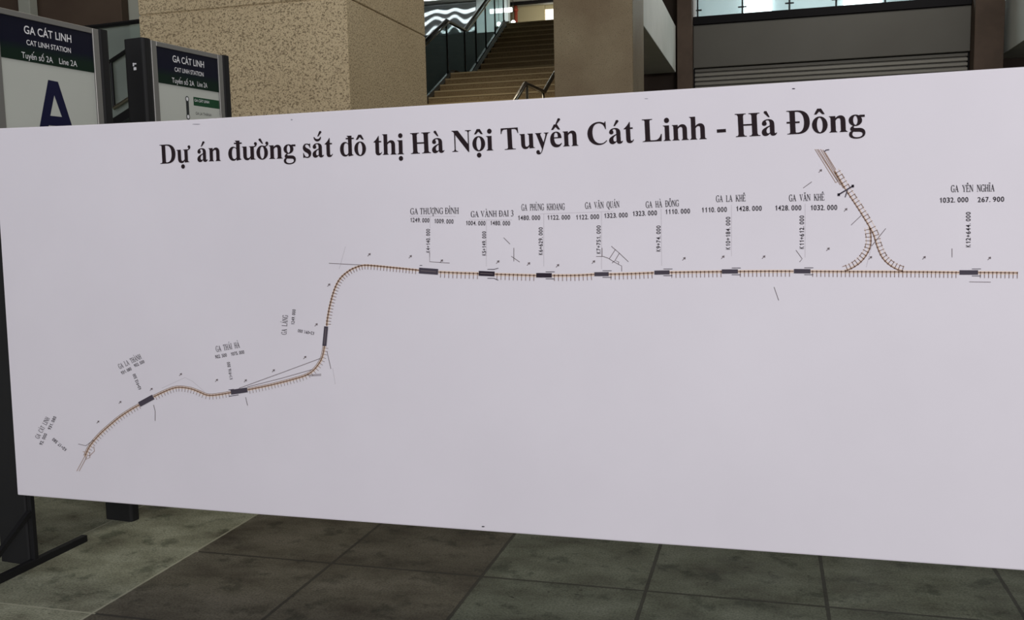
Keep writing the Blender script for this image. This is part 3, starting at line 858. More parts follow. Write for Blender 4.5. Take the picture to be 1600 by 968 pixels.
# route
SEGS = [
    [(133, 712), (139, 699), (146.5, 688.5), (158, 676), (172, 663.5), (186, 652), (203, 640.5), (218, 632)],
    [(240, 619.5), (255.6, 612), (270, 606.3), (282, 604.6), (298.4, 607), (312.6, 612.3), (322, 616.3), (331, 617.2), (345, 615.6), (361, 612.8)],
    [(387, 608.5), (417.7, 602.3), (437.4, 597.6), (457, 592.5), (476.6, 586.4), (488.4, 579.4), (498.2, 568), (504, 556.2), (507.2, 540)],
    [(510.8, 509), (511.5, 499.2), (516, 475), (523.4, 450), (532.3, 434), (545.9, 422.4), (557.3, 417), (568, 414.2), (582.3, 414.6), (607.3, 417), (655, 421.8)],
    [(685, 424.6), (715, 426), (748, 427)], [(773, 428), (805, 429), (838, 430)], [(862.5, 430), (900, 429.8), (929, 428.3)],
    [(951, 428), (985, 427.3), (1022, 425.8)], [(1046, 425.2), (1088, 424.6), (1128, 424)], [(1153, 423.8), (1200, 423.4), (1240, 423.4)],
    [(1266, 423.6), (1330, 424), (1409, 424.4), (1460, 424.8), (1499, 425.4)], [(1528, 425.4), (1560, 425.6), (1590.5, 426)],
]
BR_STEM = [(1303.6, 267.5), (1315.5, 287), (1325, 302), (1341.6, 327), (1358.3, 354)]
BR_LEFT = [(1358.3, 354), (1360.8, 367.3), (1360.2, 384), (1354, 398), (1344, 410), (1332, 418.3), (1320, 423.4)]
BR_RIGHT = [(1358.3, 354), (1365, 367.3), (1370, 384), (1377.3, 400.5), (1386.8, 411.4), (1398.6, 419.2), (1410.5, 424)]


def route_parts(tan, brown, ticks):
    printed('route_band', tan, 'ink_tan')
    printed('route_line', brown, 'ink_brown')
    printed('route_ticks', ticks, 'ink_brown')


for k, s in enumerate(SEGS):
    tan, brown, ticks = bmesh.new(), bmesh.new(), bmesh.new()
    p = smooth_path(s)
    ribbon(tan, p, 4.0 if k < 4 else 5.0, 1, 0.2)
    ribbon(brown, p, 1.5 if k < 4 else 1.2, 2)
    if k in (0, 1, 2):
        ribbon(brown, p, 0.6, 2, -2.4)
    for (u, v), t in walk(p, 5.0 if k < 4 else 6.4):
        n = (-t[1], t[0])
        L = 6.5 if k < 4 else 8.6
        ribbon(ticks, [(u - n[0] * 1.5, v - n[1] * 1.5), (u + n[0] * L, v + n[1] * L)], 0.6 if k < 3 else 0.8, 3)
        if k > 2:
            ribbon(ticks, [(u - t[0] * 0.9, v - t[1] * 0.9), (u + t[0] * 0.9, v + t[1] * 0.9)], 2.2, 3)
    route_parts(tan, brown, ticks)
for s, side in ((BR_STEM, -1), (BR_LEFT, 1), (BR_RIGHT, -1)):
    tan, brown, ticks = bmesh.new(), bmesh.new(), bmesh.new()
    p = smooth_path(s)
    ribbon(tan, p, 1.6, 1, 1.5 * side)
    ribbon(brown, p, 1.4, 2)
    ribbon(tan, p, 0.9, 1, 7.5 * side)
    for i, ((u, v), t) in enumerate(walk(p, 6.2)):
        n = (-t[1] * side, t[0] * side)
        ribbon(ticks, [(u, v), (u + n[0] * 9.0, v + n[1] * 9.0)], 0.85, 3)
        ribbon(ticks, [(u - t[0] * 0.9, v - t[1] * 0.9), (u + t[0] * 0.9, v + t[1] * 0.9)], 2.2, 3)
        if i % 3 == 1:
            a, b = (u + n[0] * 8, v + n[1] * 8), (u + n[0] * 8 + t[0] * 6, v + n[1] * 8 + t[1] * 6)
            ribbon(ticks, [a, b], 0.7, 3)
    route_parts(tan, brown, ticks)

# station blocks on the route
BLOCKS = [((218.1, 631.4), (240, 619.5), 8, 0), ((361.2, 612.3), (387, 608.5), 7.6, 0), ((510, 509.5), (507.2, 540), 6.2, 0), ((655, 422.3), (684.8, 424.4), 9, 0), ((748.4, 426.6), (773, 427.7), 7.6, 1),
          ((838.2, 429.6), (862.3, 429.8), 7.0, 1), ((929, 428), (951.2, 427.8), 6.2, 0), ((1022.8, 425.5), (1046.3, 425.1), 6.4, 0), ((1128, 423.8), (1153, 423.6), 6.6, 0), ((1240.7, 423.2), (1266.3, 423.4), 6.8, 0), ((1499.2, 425.3), (1528, 425.3), 7, 0)]
for a, b, w, dk in BLOCKS:
    bm = bmesh.new()
    ribbon(bm, [a, b], w, 4)
    printed('station_block', bm, 'block_dark' if dk else 'block')
for a, b, w, dk in BLOCKS[2:5]:
    inner = bmesh.new()
    ribbon(inner, [(a[0] * .9 + b[0] * .1, a[1] * .9 + b[1] * .1), (a[0] * .1 + b[0] * .9, a[1] * .1 + b[1] * .9)], 1.0, 5)
    printed('block_centre_line', inner, 'ink_line')
for a, b, w, dk in BLOCKS[5:]:
    for dv in (-1, 1):
        v = b[1] + dv * (w / 2 + 2.0)
        bm = bmesh.new()
        ribbon(bm, [(b[0] - 9.5, v), (b[0] + 4.5, v)], 1.0, 3)
        printed('platform_line', bm, 'block')
for pts in ([(761.8, 420.5), (772, 420.5), (778.9, 418.6)], [(761.8, 434.5), (772, 434.5), (778.9, 437.5)], [(656, 414.3), (660, 414.3)], [(357.5, 608.6), (366, 607.6)], [(358, 618.6), (373, 616.4)]):
    bm = bmesh.new()
    ribbon(bm, pts, 1.0, 3)
    printed('platform_line', bm, 'block')

# thin survey lines
X4 = lambda l: [(780 + x / 4.848, 290 + y / 4.848) for x, y in l]
for pts in (
        X4([(735, 535), (790, 535), (830, 550), (860, 570), (905, 595), (928, 607), (928, 648)]), X4([(850, 458), (905, 505), (980, 576)]), X4([(880, 483), (835, 552)]),
        X4([(910, 512), (878, 565), (907, 578), (903, 592)]), X4([(780, 535), (780, 470)]), X4([(855, 585), (875, 568)]),
        [(671.4, 394.3), (671.4, 408.6), (702.7, 410.7)], [(514, 411), (564, 413.6)], [(373.6, 606.2), (440, 582), (502, 559)], [(386.3, 604.2), (440, 590.5), (488.4, 576.8)],
        [(476.6, 585.8), (502, 584)], [(484, 587), (502, 586)], [(511, 548.3), (517.2, 575.8)], [(240.2, 632), (242.6, 641.6), (242.6, 657)],
        [(122.6, 693.2), (134.5, 695.8), (146.4, 686.8)], [(1255, 293.6), (1268.5, 283.7)], [(1329.8, 351.4), (1346.4, 335.7)], [(1362, 384), (1384, 356.6)],
        [(1243.6, 390.5), (1253.5, 404), (1249.3, 409)], [(1487.5, 388), (1487.5, 401.7)], [(1514.4, 440), (1548, 440.5)], [(1209.5, 448), (1216.7, 469)],
        [(803, 387), (803, 408)], [(787, 371), (797, 381)], [(384, 620), (387, 633)], [(799, 400), (812, 409)]):
    bm = bmesh.new()
    ribbon(bm, pts, 0.85, 2)
    printed('survey_line', bm, 'ink_line')
for pts in ([(253, 606), (289, 589.4), (301, 595.3), (320, 612)], [(844, 334), (958, 330)], [(849.8, 334), (849.8, 416)], [(940, 331), (940, 420)], [(1033, 326), (1034, 415)], [(1143, 320), (1143, 400)], [(1258, 318), (1258, 402)],
            [(640, 337.5), (712, 338)], [(672, 338), (672, 356)], [(734, 343), (800, 343.5)], [(760, 344), (760, 416)], [(1353.5, 417), (1362, 384)], [(540, 385), (530, 420)], [(520, 575), (524, 600)]):
    bm = bmesh.new()
    ribbon(bm, pts, 0.7, 1)
    printed('leader_line', bm, 'ink_faint')
dep = bmesh.new()
for a, b, w in (((1273.5, 233), (1306, 285.3), 0.8), ((1276.3, 233), (1309, 283), 0.8), ((1278.7, 233), (1313, 289), 0.9), ((1282.3, 233), (1318, 294), 0.9), ((1285.8, 234), (1323, 299), 1.0), ((1289.4, 238), (1306, 265), 0.8), ((1306, 285.3), (1309, 283), 0.8)):
    ribbon(dep, [a, b], w, 3)
for a, b in (((120.3, 735.5), (133.5, 711)), ((124, 735.5), (136.5, 712))):
    ribbon(dep, [a, b], 0.8, 3)
for pts in ([(133, 708), (135, 717), (141, 714), (140, 706)], [(140, 712), (148, 704), (147, 697)], [(130, 705), (134, 706)]):
    ribbon(dep, pts, 0.8, 3)
printed('depot_tracks', dep, 'ink_brown_line')
dp2 = bmesh.new()
ribbon(dp2, [(1309.6, 304.3), (1333.3, 290)], 2.2, 4)
ribbon(dp2, [(1320.5, 308), (1324, 297)], 1.4, 4)
ribbon(dp2, [(1288, 237), (1290.5, 234.5), (1295.5, 233.6)], 1.6, 4)
for u, v in ((1310.5, 304), (1332.5, 290.5)):
    ribbon(dp2, [(u - 1.8, v), (u + 1.8, v)], 4.4, 4)
printed('depot_cross_mark', dp2, 'block')

# small north arrows scattered along the route
ARROWS = [(282.5, 584.6), (236.7, 607.7), (188, 628), (153.5, 658.7), (494.3, 507), (476.6, 558), (427.5, 578.7), (383.8, 594.4), (338.7, 593.8), (577, 397.7), (641.4, 400.7), (514, 445), (690, 407.5), (778, 409), (826, 412),
          (871.4, 414.8), (927.5, 409), (1068.8, 404), (1129.5, 401.5), (1193.3, 401.3), (1293.8, 389), (1321.4, 327.5), (1281.8, 266.8), (1360, 402.4), (1443.8, 402.4), (1545.8, 403.4)]
for u, v in ARROWS:
    k = 0.75 + 0.25 * min(1, u / 800)
    bm = bmesh.new()
    ribbon(bm, [(u - 2.6 * k, v + 2.6 * k), (u + 0.6 * k, v - 0.6 * k)], 0.9, 2)
    fill(bm, [(u + (0.2 + a) * k, v + b * k) for a, b in ((-1.8, -1.6), (2.2, -2.8), (2.0, 1.0), (0.4, 0.4))], [], lambda a, b: onb(a, b, 3))
    printed('north_arrow', bm, 'ink_line')
# marks and tacks on the sheet
for u, v, w, h, mname in ((307, 194, 13, 1.6, 'smudge'), (456, 187, 3, 2.4, 'smudge'), (1240, 138.5, 5, 1.8, 'block'), (1010, 154, 6, 1.2, 'smudge'), (755, 822, 5, 1.8, 'ink_soft')):
    bm = bmesh.new()
    fill(bm, ell(u, v, w / 2, h / 2, 12), [], lambda a, b: onb(a, b, 2))
    printed('tack_mark', bm, mname)

# ------------------------------------------------------------------ information signs
KH = 2.338


def sign(label, a, b, h0, h1, near_w, far_w, deep=0.124):
    ang = math.atan2(b[1] - a[1], b[0] - a[0])
    t = thing('information_sign', label, 'sign', (a[0], a[1], 0), ang, 'station information signs')
    f0, f1 = h0 - 0.035, h1 + 0.035
    for s0, s1 in ((f0 - near_w, f0), (f1, f1 + far_w)):
        bm = bmesh.new()
        n = 4
        # rounded upright: plan outline in (s, d)
        r = min(0.018, (s1 - s0) * 0.4)
        x0, x1, y0, y1 = s0, s1, -0.004, deep
        pl = []
        for cx, cy, st in ((x1 - r, y1 - r, 0), (x0 + r, y1 - r, 90), (x0 + r, y0 + r, 180), (x1 - r, y0 + r, 270)):
            for k in range(n + 1):
                an = math.radians(st + 90 * k / n)
                pl.append((cx + r * math.cos(an), cy + r * math.sin(an)))
        lo = [bm.verts.new((x, y, 0)) for x, y in pl]
        hi = [bm.verts.new((x, y, KH)) for x, y in pl]
        bm.faces.new(lo[::-1])
        bm.faces.new(hi)
        for i in range(len(pl)):
            j = (i + 1) % len(pl)
            bm.faces.new((lo[i], lo[j], hi[j], hi[i]))
        o = obj('upright', bm, 'kiosk_dark', t, True)
        if s0 < 0.1:
            near = o
    bm = bmesh.new()
    for x0, x1, z0, z1 in ((f0, h0, 0.30, KH - 0.004), (h1, f1, 0.30, KH - 0.004), (h0, h1, 2.310, KH - 0.004), (h0, h1, 0.30, 0.34)):
        box(bm, x0, x1, 0.0, deep - 0.009, z0, z1, 0.0015, 1)
    obj('frame', bm, 'aluminium', t, True)
    poster = obj('poster_panel', one_box(h0, h1, 0.008, deep - 0.017, 0.34, 2.310), 'poster', t, True)
    head = obj('header_band', one_box(h0 + 0.0005, h1 - 0.0005, 0.005, 0.008, 2.135, 2.3095), 'header', t, True)
    return t, near, poster, head


def flat_text(bm, text, s0, s1, z0, h, d, bold=0.0):
    vs, fs = sans_glyph(text, bold)
    xs = [v[0] for v in vs]
    a, b = min(xs), max(xs)
    bv = [bm.verts.new((s0 + (x - a) / (b - a) * (s1 - s0), d, z0 + y / 0.715 * h)) for x, y in vs]
    for t in fs:
        try:
            bm.faces.new([bv[j] for j in t])
        except ValueError:
            pass


def flat_poly(bm, pts, d, holes=()):
    fill(bm, list(pts), list(holes), lambda x, z: (x, d, z))


def header_text(head, x):
    bm = bmesh.new()
    flat_text(bm, 'GA CÁT LINH', x[0], x[1], 2.2500, 0.0335, 0.0044, 0.012)
    obj('station_lettering', bm, 'sign_white', head, True)
    bm = bmesh.new()
    flat_text(bm, 'CAT LINH STATION', x[2], x[3], 2.2040, 0.0220, 0.0044, 0.010)
    obj('english_lettering', bm, 'sign_white', head, True)
    bm = bmesh.new()
    flat_text(bm, 'Tuyên số 2A', x[4], x[5], 2.1460, 0.0260, 0.0044)
    w3, w4, wa = (max(v[0] for v in sans_glyph(t)[0]) for t in ('Tuy', 'Tuyê', 'Tuyên số 2A'))
    k = (x[5] - x[4]) / wa
    ec = x[4] + ((w3 + w4) / 2 + 0.06) * k
    flat_poly(bm, [(ec + 0.002, 2.1735), (ec + 0.0045, 2.1735), (ec + 0.0095, 2.1795), (ec + 0.006, 2.1795)], 0.0044)
    flat_text(bm, 'Line 2A', x[6], x[7], 2.1480, 0.0260, 0.0044)
    obj('line_lettering', bm, 'sign_white', head, True)


A_PT, B_PT = ((-3.034, 3.135), (-2.969, 3.765)), ((-2.92, 3.97), (-2.845, 4.53))
sa, near_a, post_a, head_a = sign('dark framed station sign showing a big navy letter A, left of the other sign', *A_PT, 0.034, 0.526, 0.022, 0.060, 0.165)
header_text(head_a, (0.158, 0.405, 0.166, 0.398, 0.137, 0.296, 0.330, 0.428))
bm = bmesh.new()
flat_poly(bm, [(0.184, 1.800), (0.266, 2.071), (0.318, 2.069), (0.406, 1.800), (0.350, 1.800), (0.336, 1.876), (0.252, 1.876), (0.236, 1.800)], 0.0074, [[(0.264, 1.918), (0.326, 1.918), (0.293, 2.008)]])
obj('platform_letter', bm, 'navy', post_a, True)
sb, near_b, post_b, head_b = sign('dark framed station sign with a green station list box, in front of the speckled pillar', *B_PT, 0.056, 0.500, 0.057, 0.058)
header_text(head_b, (0.166, 0.393, 0.176, 0.386, 0.153, 0.312, 0.335, 0.410))
bm = bmesh.new()
flat_poly(bm, [(0.303, 2.047), (0.4995, 2.047), (0.4995, 2.091), (0.303, 2.091)], 0.0076)
gb = obj('list_box', bm, 'sign_green', post_b, True)
bm = bmesh.new()
flat_text(bm, 'GA CÁT LINH', 0.310, 0.420, 2.0680, 0.0140, 0.0072, 0.01)
obj('list_lettering', bm, 'sign_white', post_b, True)
bm = bmesh.new()
flat_text(bm, 'GA LA THÀNH', 0.314, 0.432, 2.0010, 0.0150, 0.0076)
obj('next_stop_lettering', bm, 'sign_dark', post_b, True)
bm = bmesh.new()
flat_poly(bm, [(0.247, 1.985), (0.267, 1.985), (0.267, 2.075), (0.247, 2.075)], 0.0076)
for z in (2.075, 1.985):
    flat_poly(bm, ell(0.257, z, 0.0135, 0.0150, 20), 0.0073, [ell(0.257, z, 0.0085, 0.0100, 20)])
obj('route_strip', bm, 'sign_dark', post_b, True)
bm = bmesh.new()
for z in (2.075, 1.985):
    flat_poly(bm, ell(0.257, z, 0.0085, 0.0100, 20), 0.0070)
obj('stop_dot', bm, 'sign_white', post_b, True)
# small white latch marks on the near end of the second sign
bm = bmesh.new()
for d0, d1, z0, z1 in ((0.052, 0.060, 2.205, 2.221), (0.058, 0.074, 2.213, 2.219), (0.056, 0.072, 2.186, 2.200)):
    box(bm, -0.0375, -0.0362, 0.12 - d1, 0.12 - d0, z0, z1)
obj('white_sticker', bm, 'sign_white', near_b, True)

# ------------------------------------------------------------------ pillars


def pillar(name, label, x0, x1, y0, y1, joints, material, top=8.6, cat='pillar'):
    bm = bmesh.new()
    zs = [0] + joints + [top]
    for a, b in zip(zs, zs[1:]):
        lo = a + (0.004 if a else 0)
        hi = b - (0.004 if b < top else 0)
        box(bm, x0, x1, y0, y1, lo, hi, 0.006, 1)
    for j in joints:
        box(bm, x0 + 0.012, x1 - 0.012, y0 + 0.012, y1 - 0.012, j - 0.005, j + 0.005)
    return tag(obj(name, bm, material), label, cat)


pillar('pillar', 'wide speckled tan granite pillar behind the two station signs', -4.628, -2.905, 6.2, 7.785, [1.0, 3.01, 5.0], 'granite')
p2l, p2r = at(865.5, 80, 9.6).x, at(989, 80, 9.6).x
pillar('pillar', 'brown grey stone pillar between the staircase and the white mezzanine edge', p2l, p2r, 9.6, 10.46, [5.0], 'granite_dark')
p3l, p3r = at(1059.5, 30, 14.95).x, at(1082.5, 30, 14.95).x
pillar('pillar', 'slim dark brown pillar at the left end of the roller shutter', p3l, p3r, 14.75, 15.1, [], 'brown_column')
p4l, p4r = at(1523.5, 30, 14.75).x, at(1570, 30, 14.75).x
pillar('pillar', 'dark brown pillar at the right end of the roller shutter', p4l, p4r, 14.75, 15.3, [], 'brown_column')

struct('wall_bulkhead', one_box(-6.3, p2l - 0.004, 9.7, 10.0, 4.0, 8.55), 'hall_wall')  # added wall above the view, keeps entrance light off the upper stairs

# ------------------------------------------------------------------ mezzanine edges and the wall under them
fx = -1.397
struct('trim_1', one_box(-1.95, fx, 10.47, 14.74, 3.57, 4.27, 0.004, 1), 'fascia')
struct('trim_2', one_box(3.27, 8.9, 9.0, 15.6, 3.60, 4.60, 0.004, 1), 'fascia')
struct('wall_front', one_box(-2.98, p3l - 0.002, 15.12, 15.3, 0, 8.5), 'brown_wall')
struct('wall_side', one_box(p4r + 0.002, 8.9, 15.62, 15.8, 0, 8.5), 'brown_wall')

# ------------------------------------------------------------------ roller shutter with its box, black beam and glass guard above
SX0, SX1 = p3r + 0.004, p4l - 0.004
sh = thing('roller_shutter', 'wide grey closed roller shutter under its box, behind the right half of the banner', 'shutter', ((SX0 + SX1) / 2, 15.2, 0))
bm = bmesh.new()
box(bm, SX0, SX1, 15.0, 15.4, 3.655, 4.305, 0.006, 1)
obj('shutter_box', bm, 'shutter_box', sh)
yz = [(15.24, 3.66)]
z = 3.645
prof = []
while z > 0.05:
    prof += [(15.075, z), (15.062, z - 0.004), (15.060, z - 0.030), (15.062, z - 0.044), (15.072, z - 0.047), (15.125, z - 0.048), (15.125, z - 0.068)]
    z -= 0.069
yz = [(15.13, 3.645)] + prof + [(15.13, 0.02)]
bm = bmesh.new()
a_ = [bm.verts.new((SX0 + 0.02, y, zz)) for y, zz in yz]
b_ = [bm.verts.new((SX1 - 0.02, y, zz)) for y, zz in yz]
for i in range(len(yz) - 1):
    bm.faces.new((a_[i], b_[i], b_[i + 1], a_[i + 1]))
obj('slat_curtain', bm, 'shutter', sh)
bm = bmesh.new()
box(bm, SX0, SX0 + 0.018, 15.04, 15.14, 0, 3.65)
obj('guide_rail', bm, 'beam', sh)
bm = bmesh.new()
box(bm, SX1 - 0.018, SX1, 15.04, 15.14, 0, 3.65)
obj('guide_rail', bm, 'beam', sh)
struct('trim_3', one_box(SX0, SX1, 14.97, 15.45, 4.31, 4.432, 0.004, 1), 'beam')
struct('trim_4', one_box(p3r + 0.01, p4l - 0.01, 15.46, 20.4, 4.20, 4.425), 'gallery_wall')

gl = thing('glass_guard', 'clear glass guard panels with black posts standing on the black beam above the shutter', 'glass railing', (0.9, 15.1, 4.432))
GP = [at(u, 10, 15.08).x for u in (1090, 1160, 1233.5, 1306.5, 1383, 1457)]
for x in GP:
    bm = bmesh.new()
    box(bm, x - 0.014, x + 0.014, 15.085, 15.13, 4.432, 5.55, 0.003, 1)
    p_ = obj('post', bm, 'rail_black', gl)
    bm = bmesh.new()
    box(bm, x - 0.065, x + 0.065, 15.055, 15.082, 4.535, 4.555, 0.003, 1)
    c_ = obj('clamp', bm, 'rail_black', gl)
for x0, x1 in zip(GP, GP[1:] + [SX1 - 0.01]):
    obj('glass_pane', one_box(x0 + 0.004, x1 - 0.004, 15.062, 15.074, 4.436, 5.52), 'guard_glass', gl)
obj('handrail', one_box(GP[0], SX1, 15.06, 15.13, 5.552, 5.60, 0.01), 'rail_black', gl)
x = at(1085.5, 10, 15.08).x
obj('end_post', one_box(x - 0.02, x + 0.022, 15.04, 15.13, 4.432, 5.60, 0.004, 1), 'white_paint', gl)

struct('wall_gallery', one_box(-2.8, 4.4, 20.4, 20.6, 4.43, 8.5), 'gallery_wall')
for n, (u0, u1) in enumerate(((1162, 1206), (1318, 1378))):
    a, b = at(u0, 10, 20.38).x, at(u1, 10, 20.38).x
    bm = bmesh.new()
    box(bm, a, b, 20.34, 20.399, 4.75, 7.0)
    struct('window_%d' % (n + 1), bm, 'window_light')  # upright glowing panels seen through the glass guard

# ------------------------------------------------------------------ staircase
SXL, SXR = -5.92, -2.99
st = thing('staircase', 'tan stone staircase with two landings rising between the two stone pillars', 'stairs', ((SXL + SXR) / 2, 8.0, 0))


def flight(y0, z0, y1, z1, n):
    run, rise = (y1 - y0) / n, (z1 - z0) / n
    yz = [(y0, z0 - 0.0)]
    for k in range(n):
        yz += [(y0 + k * run, z0 + k * rise), (y0 + k * run, z0 + (k + 1) * rise)]
    yz += [(y1, z1), (y1, z1 - 0.25), (y0 + run, z0 - 0.02 if z0 < 0.1 else z0 - 0.25)]
    q = []
    for p in yz:
        if not q or (abs(q[-1][0] - p[0]) + abs(q[-1][1] - p[1])) > 1e-5:
            q.append(p)
    if z0 < 0.1:
        q[-1] = (y0 + run * 2, 0.0)
    bm = bmesh.new()
    prism_x(bm, q, SXL, SXR)
    f = obj('flight', bm, 'stair', st)
    bm = bmesh.new()
    for k in range(n):
        y, z = y0 + k * run, z0 + (k + 1) * rise
        box(bm, SXL + 0.005, SXR - 0.005, y - 0.012, y + 0.03, z - 0.022, z + 0.003)
    o = obj('nosing', bm, 'nosing', st)
    return f


def landing(y0, y1, z):
    bm = bmesh.new()
    box(bm, SXL, SXR, y0, y1, z - 0.25, z)
    obj('landing', bm, 'stair', st)


flight(8.0, 0.0, 12.4, 2.2, 15)
landing(12.4, 13.44, 2.2)
flight(13.44, 2.2, 17.5, 4.17, 13)
landing(17.5, 18.66, 4.17)
flight(18.66, 4.17, 21.55, 5.87, 11)
# sloped kerb along the open left side
for pts in ([(8.0, 0.0), (12.4, 2.22), (12.4, 2.34), (7.85, 0.06), (7.85, 0.0)], [(12.4, 2.1), (13.44, 2.1), (17.5, 4.1), (17.5, 4.26), (13.40, 2.31), (12.4, 2.31)],
            [(17.5, 4.07), (18.66, 4.07), (21.55, 5.75), (21.55, 5.97), (18.6, 4.28), (17.5, 4.27)]):
    bm = bmesh.new()
    prism_x(bm, pts, SXL - 0.10, SXL - 0.002)
    obj('kerb', bm, 'kerb', st)

GX = -6.085
sb_ = thing('stair_balustrade', 'tall glass balustrade with black handrail along the left side of the tan staircase', 'glass railing', (GX, 14.0, 0))
RAIL = [(8.0, 0.97), (12.4, 3.22), (13.44, 3.24), (16.15, 4.56), (17.5, 5.23), (18.62, 5.25), (20.27, 6.2), (21.7, 6.93)]
FOOT = [(8.0, 0.0), (12.4, 2.25), (13.44, 2.25), (17.5, 4.2), (18.62, 4.24), (21.7, 6.02)]
bm = bmesh.new()
tube(bm, [(GX, y, z) for y, z in RAIL], 0.034, 10)
obj('handrail', bm, 'rail_black', sb_, smooth=True)
bm = bmesh.new()
tube(bm, [(GX + 0.062, y, z - 0.03) for y, z in RAIL], 0.017, 8)
obj('grab_rail', bm, 'steel', sb_, smooth=True)


def pz(t, y):
    for (a, za), (b, zb) in zip(t, t[1:]):
        if y <= b + 1e-6:
            return za + (zb - za) * (y - a) / (b - a)
    return t[-1][1]


ys = [12.0, 12.42, 13.44, 14.8, 16.1, 17.5, 18.62, 19.4, 20.15, 20.9, 21.65]
for y in ys:
    bm = bmesh.new()
    box(bm, GX - 0.012, GX + 0.012, y - 0.02, y + 0.02, pz(FOOT, y) - 0.3, pz(RAIL, y) - 0.02)
    obj('post', bm, 'rail_black', sb_)
for a, b in zip(ys, ys[1:]):
    a2, b2 = a + 0.026, b - 0.026
    bm = bmesh.new()
    prism_x(bm, [(a2, pz(FOOT, a2) + 0.02), (b2, pz(FOOT, b2) + 0.02), (b2, pz(RAIL, b2) - 0.06), (a2, pz(RAIL, a2) - 0.06)], GX - 0.006, GX + 0.006)
    obj('glass_pane', bm, 'stair_glass', sb_)
bm = bmesh.new()
prism_x(bm, [(y, z + 0.015) for y, z in FOOT] + [(y, z - 0.28) for y, z in FOOT[::-1]], GX - 0.028, GX + 0.02)
obj('bottom_rail', bm, 'rail_black', sb_)

# inner handrail on the near landing
RX = -3.19
bm = bmesh.new()
tube(bm, [(RX, 10.6, 2.30), (RX, 12.36, 3.20), (RX, 13.46, 3.22), (RX, 16.2, 4.60)], 0.030, 10)
hr = obj('handrail', bm, 'steel', st, smooth=True)
hr['label'] = 'steel handrail with a dip at the landing'
for y, z0, z1 in ((12.44, 2.2, 3.19), (13.40, 2.2, 3.20), (11.2, 1.66, 2.58), (14.9, 2.98, 3.9)):
    bm = bmesh.new()
    tube(bm, [(RX, y, z0), (RX, y, z1)], 0.02, 8)
    ob = obj('post', bm, 'steel', hr, smooth=True)
    ob.matrix_parent_inverse = Matrix.Identity(4)

# ------------------------------------------------------------------ upper floor beyond the stairs
struct('trim_5', one_box(-6.3, -3.0, 21.56, 26.5, 5.60, 5.87), 'hall_wall')
struct('wall_stair', one_box(-2.98, -2.9, 13.6, 21.5, 0, 8.5), 'brown_wall')
u0 = at(809, 20, 25.2)
struct('wall_upper', one_box(at(790, 20, 25.2).x, at(851, 20, 25.2).x, 25.2, 25.35, 5.87, 7.3), 'cream')
struct('door_1', one_box(at(852, 20, 25.25).x, at(875, 20, 25.25).x, 25.25, 25.35, 5.87, 6.98), 'door_light')
bm = bmesh.new()
box(bm, at(852, 20, 25.25).x, at(880, 20, 25.25).x, 25.25, 25.35, 6.98, 7.3)
struct('trim_6', bm, 'cream')
bm = bmesh.new()
box(bm, -10.5, -2.98, 19.6, 26.5, 7.10, 7.3)
struct('trim_7', bm, 'white_ceiling')
bm = bmesh.new()
box(bm, at(790, 5, 24.9).x, -3.4, 24.6, 24.68, 7.02, 7.10)
struct('trim_8', bm, 'beam')
pc = at(806, 24, 24.9)
pipe = thing('fire_pipe', 'red vertical pipe in front of the cream wall at the top of the stairs', 'pipe', (pc.x, 24.9, 5.87))
bm = bmesh.new()
tube(bm, [(pc.x, 24.9, 5.87), (pc.x, 24.9, 7.06)], 0.05, 14)
obj('pipe', bm, 'red_pipe', pipe, smooth=True)
for z in (6.95, 6.28):
    bm = bmesh.new()
    tube(bm, [(pc.x, 24.9, z - 0.03), (pc.x, 24.9, z + 0.03)], 0.068, 14)
    obj('coupling', bm, 'red_pipe', pipe, smooth=True)

# wall behind the glass, polished sheet above it, and the lit tubes it mirrors
struct('wall_stairwell', one_box(-10.5, -6.35, 24.0, 24.2, 0, 6.24), 'dark_wall')
struct('wall_landing', one_box(cx_ := at(744.5, 20, 24.0).x, at(794, 20, 24.0).x, 24.0, 24.2, 6.245, 7.09), 'gallery_wall')
cl = thing('cladding', 'rippled polished metal sheet above the dark wall behind the stair glass', 'metal cladding', (-8.4, 24.05, 6.24))
NXc, NZc = 150, 16
bm = bmesh.new()
g = []
cx0, cx1, cz0, cz1 = -10.4, at(744, 20, 24.0).x, 6.245, 7.09
for i in range(NXc + 1):
    rw = []
    for j in range(NZc + 1):
        xx = cx0 + (cx1 - cx0) * i / NXc
        zz = cz0 + (cz1 - cz0) * j / NZc
        ti = 0.017 * math.sin(xx * 9.5 + 0.8 * math.sin(xx * 3.1)) + 0.012 * math.sin(xx * 4.1 + 1.3)
        rw.append(bm.verts.new((xx, 24.02 + (zz - 6.6) * ti, zz)))
    g.append(rw)
for i in range(NXc):
    for j in range(NZc):
        bm.faces.new((g[i][j], g[i + 1][j], g[i + 1][j + 1], g[i][j + 1]))
bmesh.ops.solidify(bm, geom=bm.faces[:], thickness=0.01)
obj('metal_sheet', bm, 'mirror_metal', cl, smooth=True)
for n, (y, x0, x1) in enumerate(((23.2, -10.2, -6.5), (22.2, -10.2, -6.5), (20.6, -10.2, -6.5))):
    lab = ['nearest to the metal sheet', 'second from the metal sheet', 'farthest from the metal sheet'][n]
    lf = thing('light_fitting', 'long white ceiling light mirrored in the cladding, ' + lab, 'ceiling light', ((x0 + x1) / 2, y, 7.04), 0, 'long lights over the stairs')
    obj('housing', one_box(x0, x1, y - 0.17, y + 0.17, 7.06, 7.099), 'white_paint', lf)
    obj('diffuser', one_box(x0 + 0.02, x1 - 0.02, y - 0.15, y + 0.15, 7.03, 7.06), 'tube', lf)

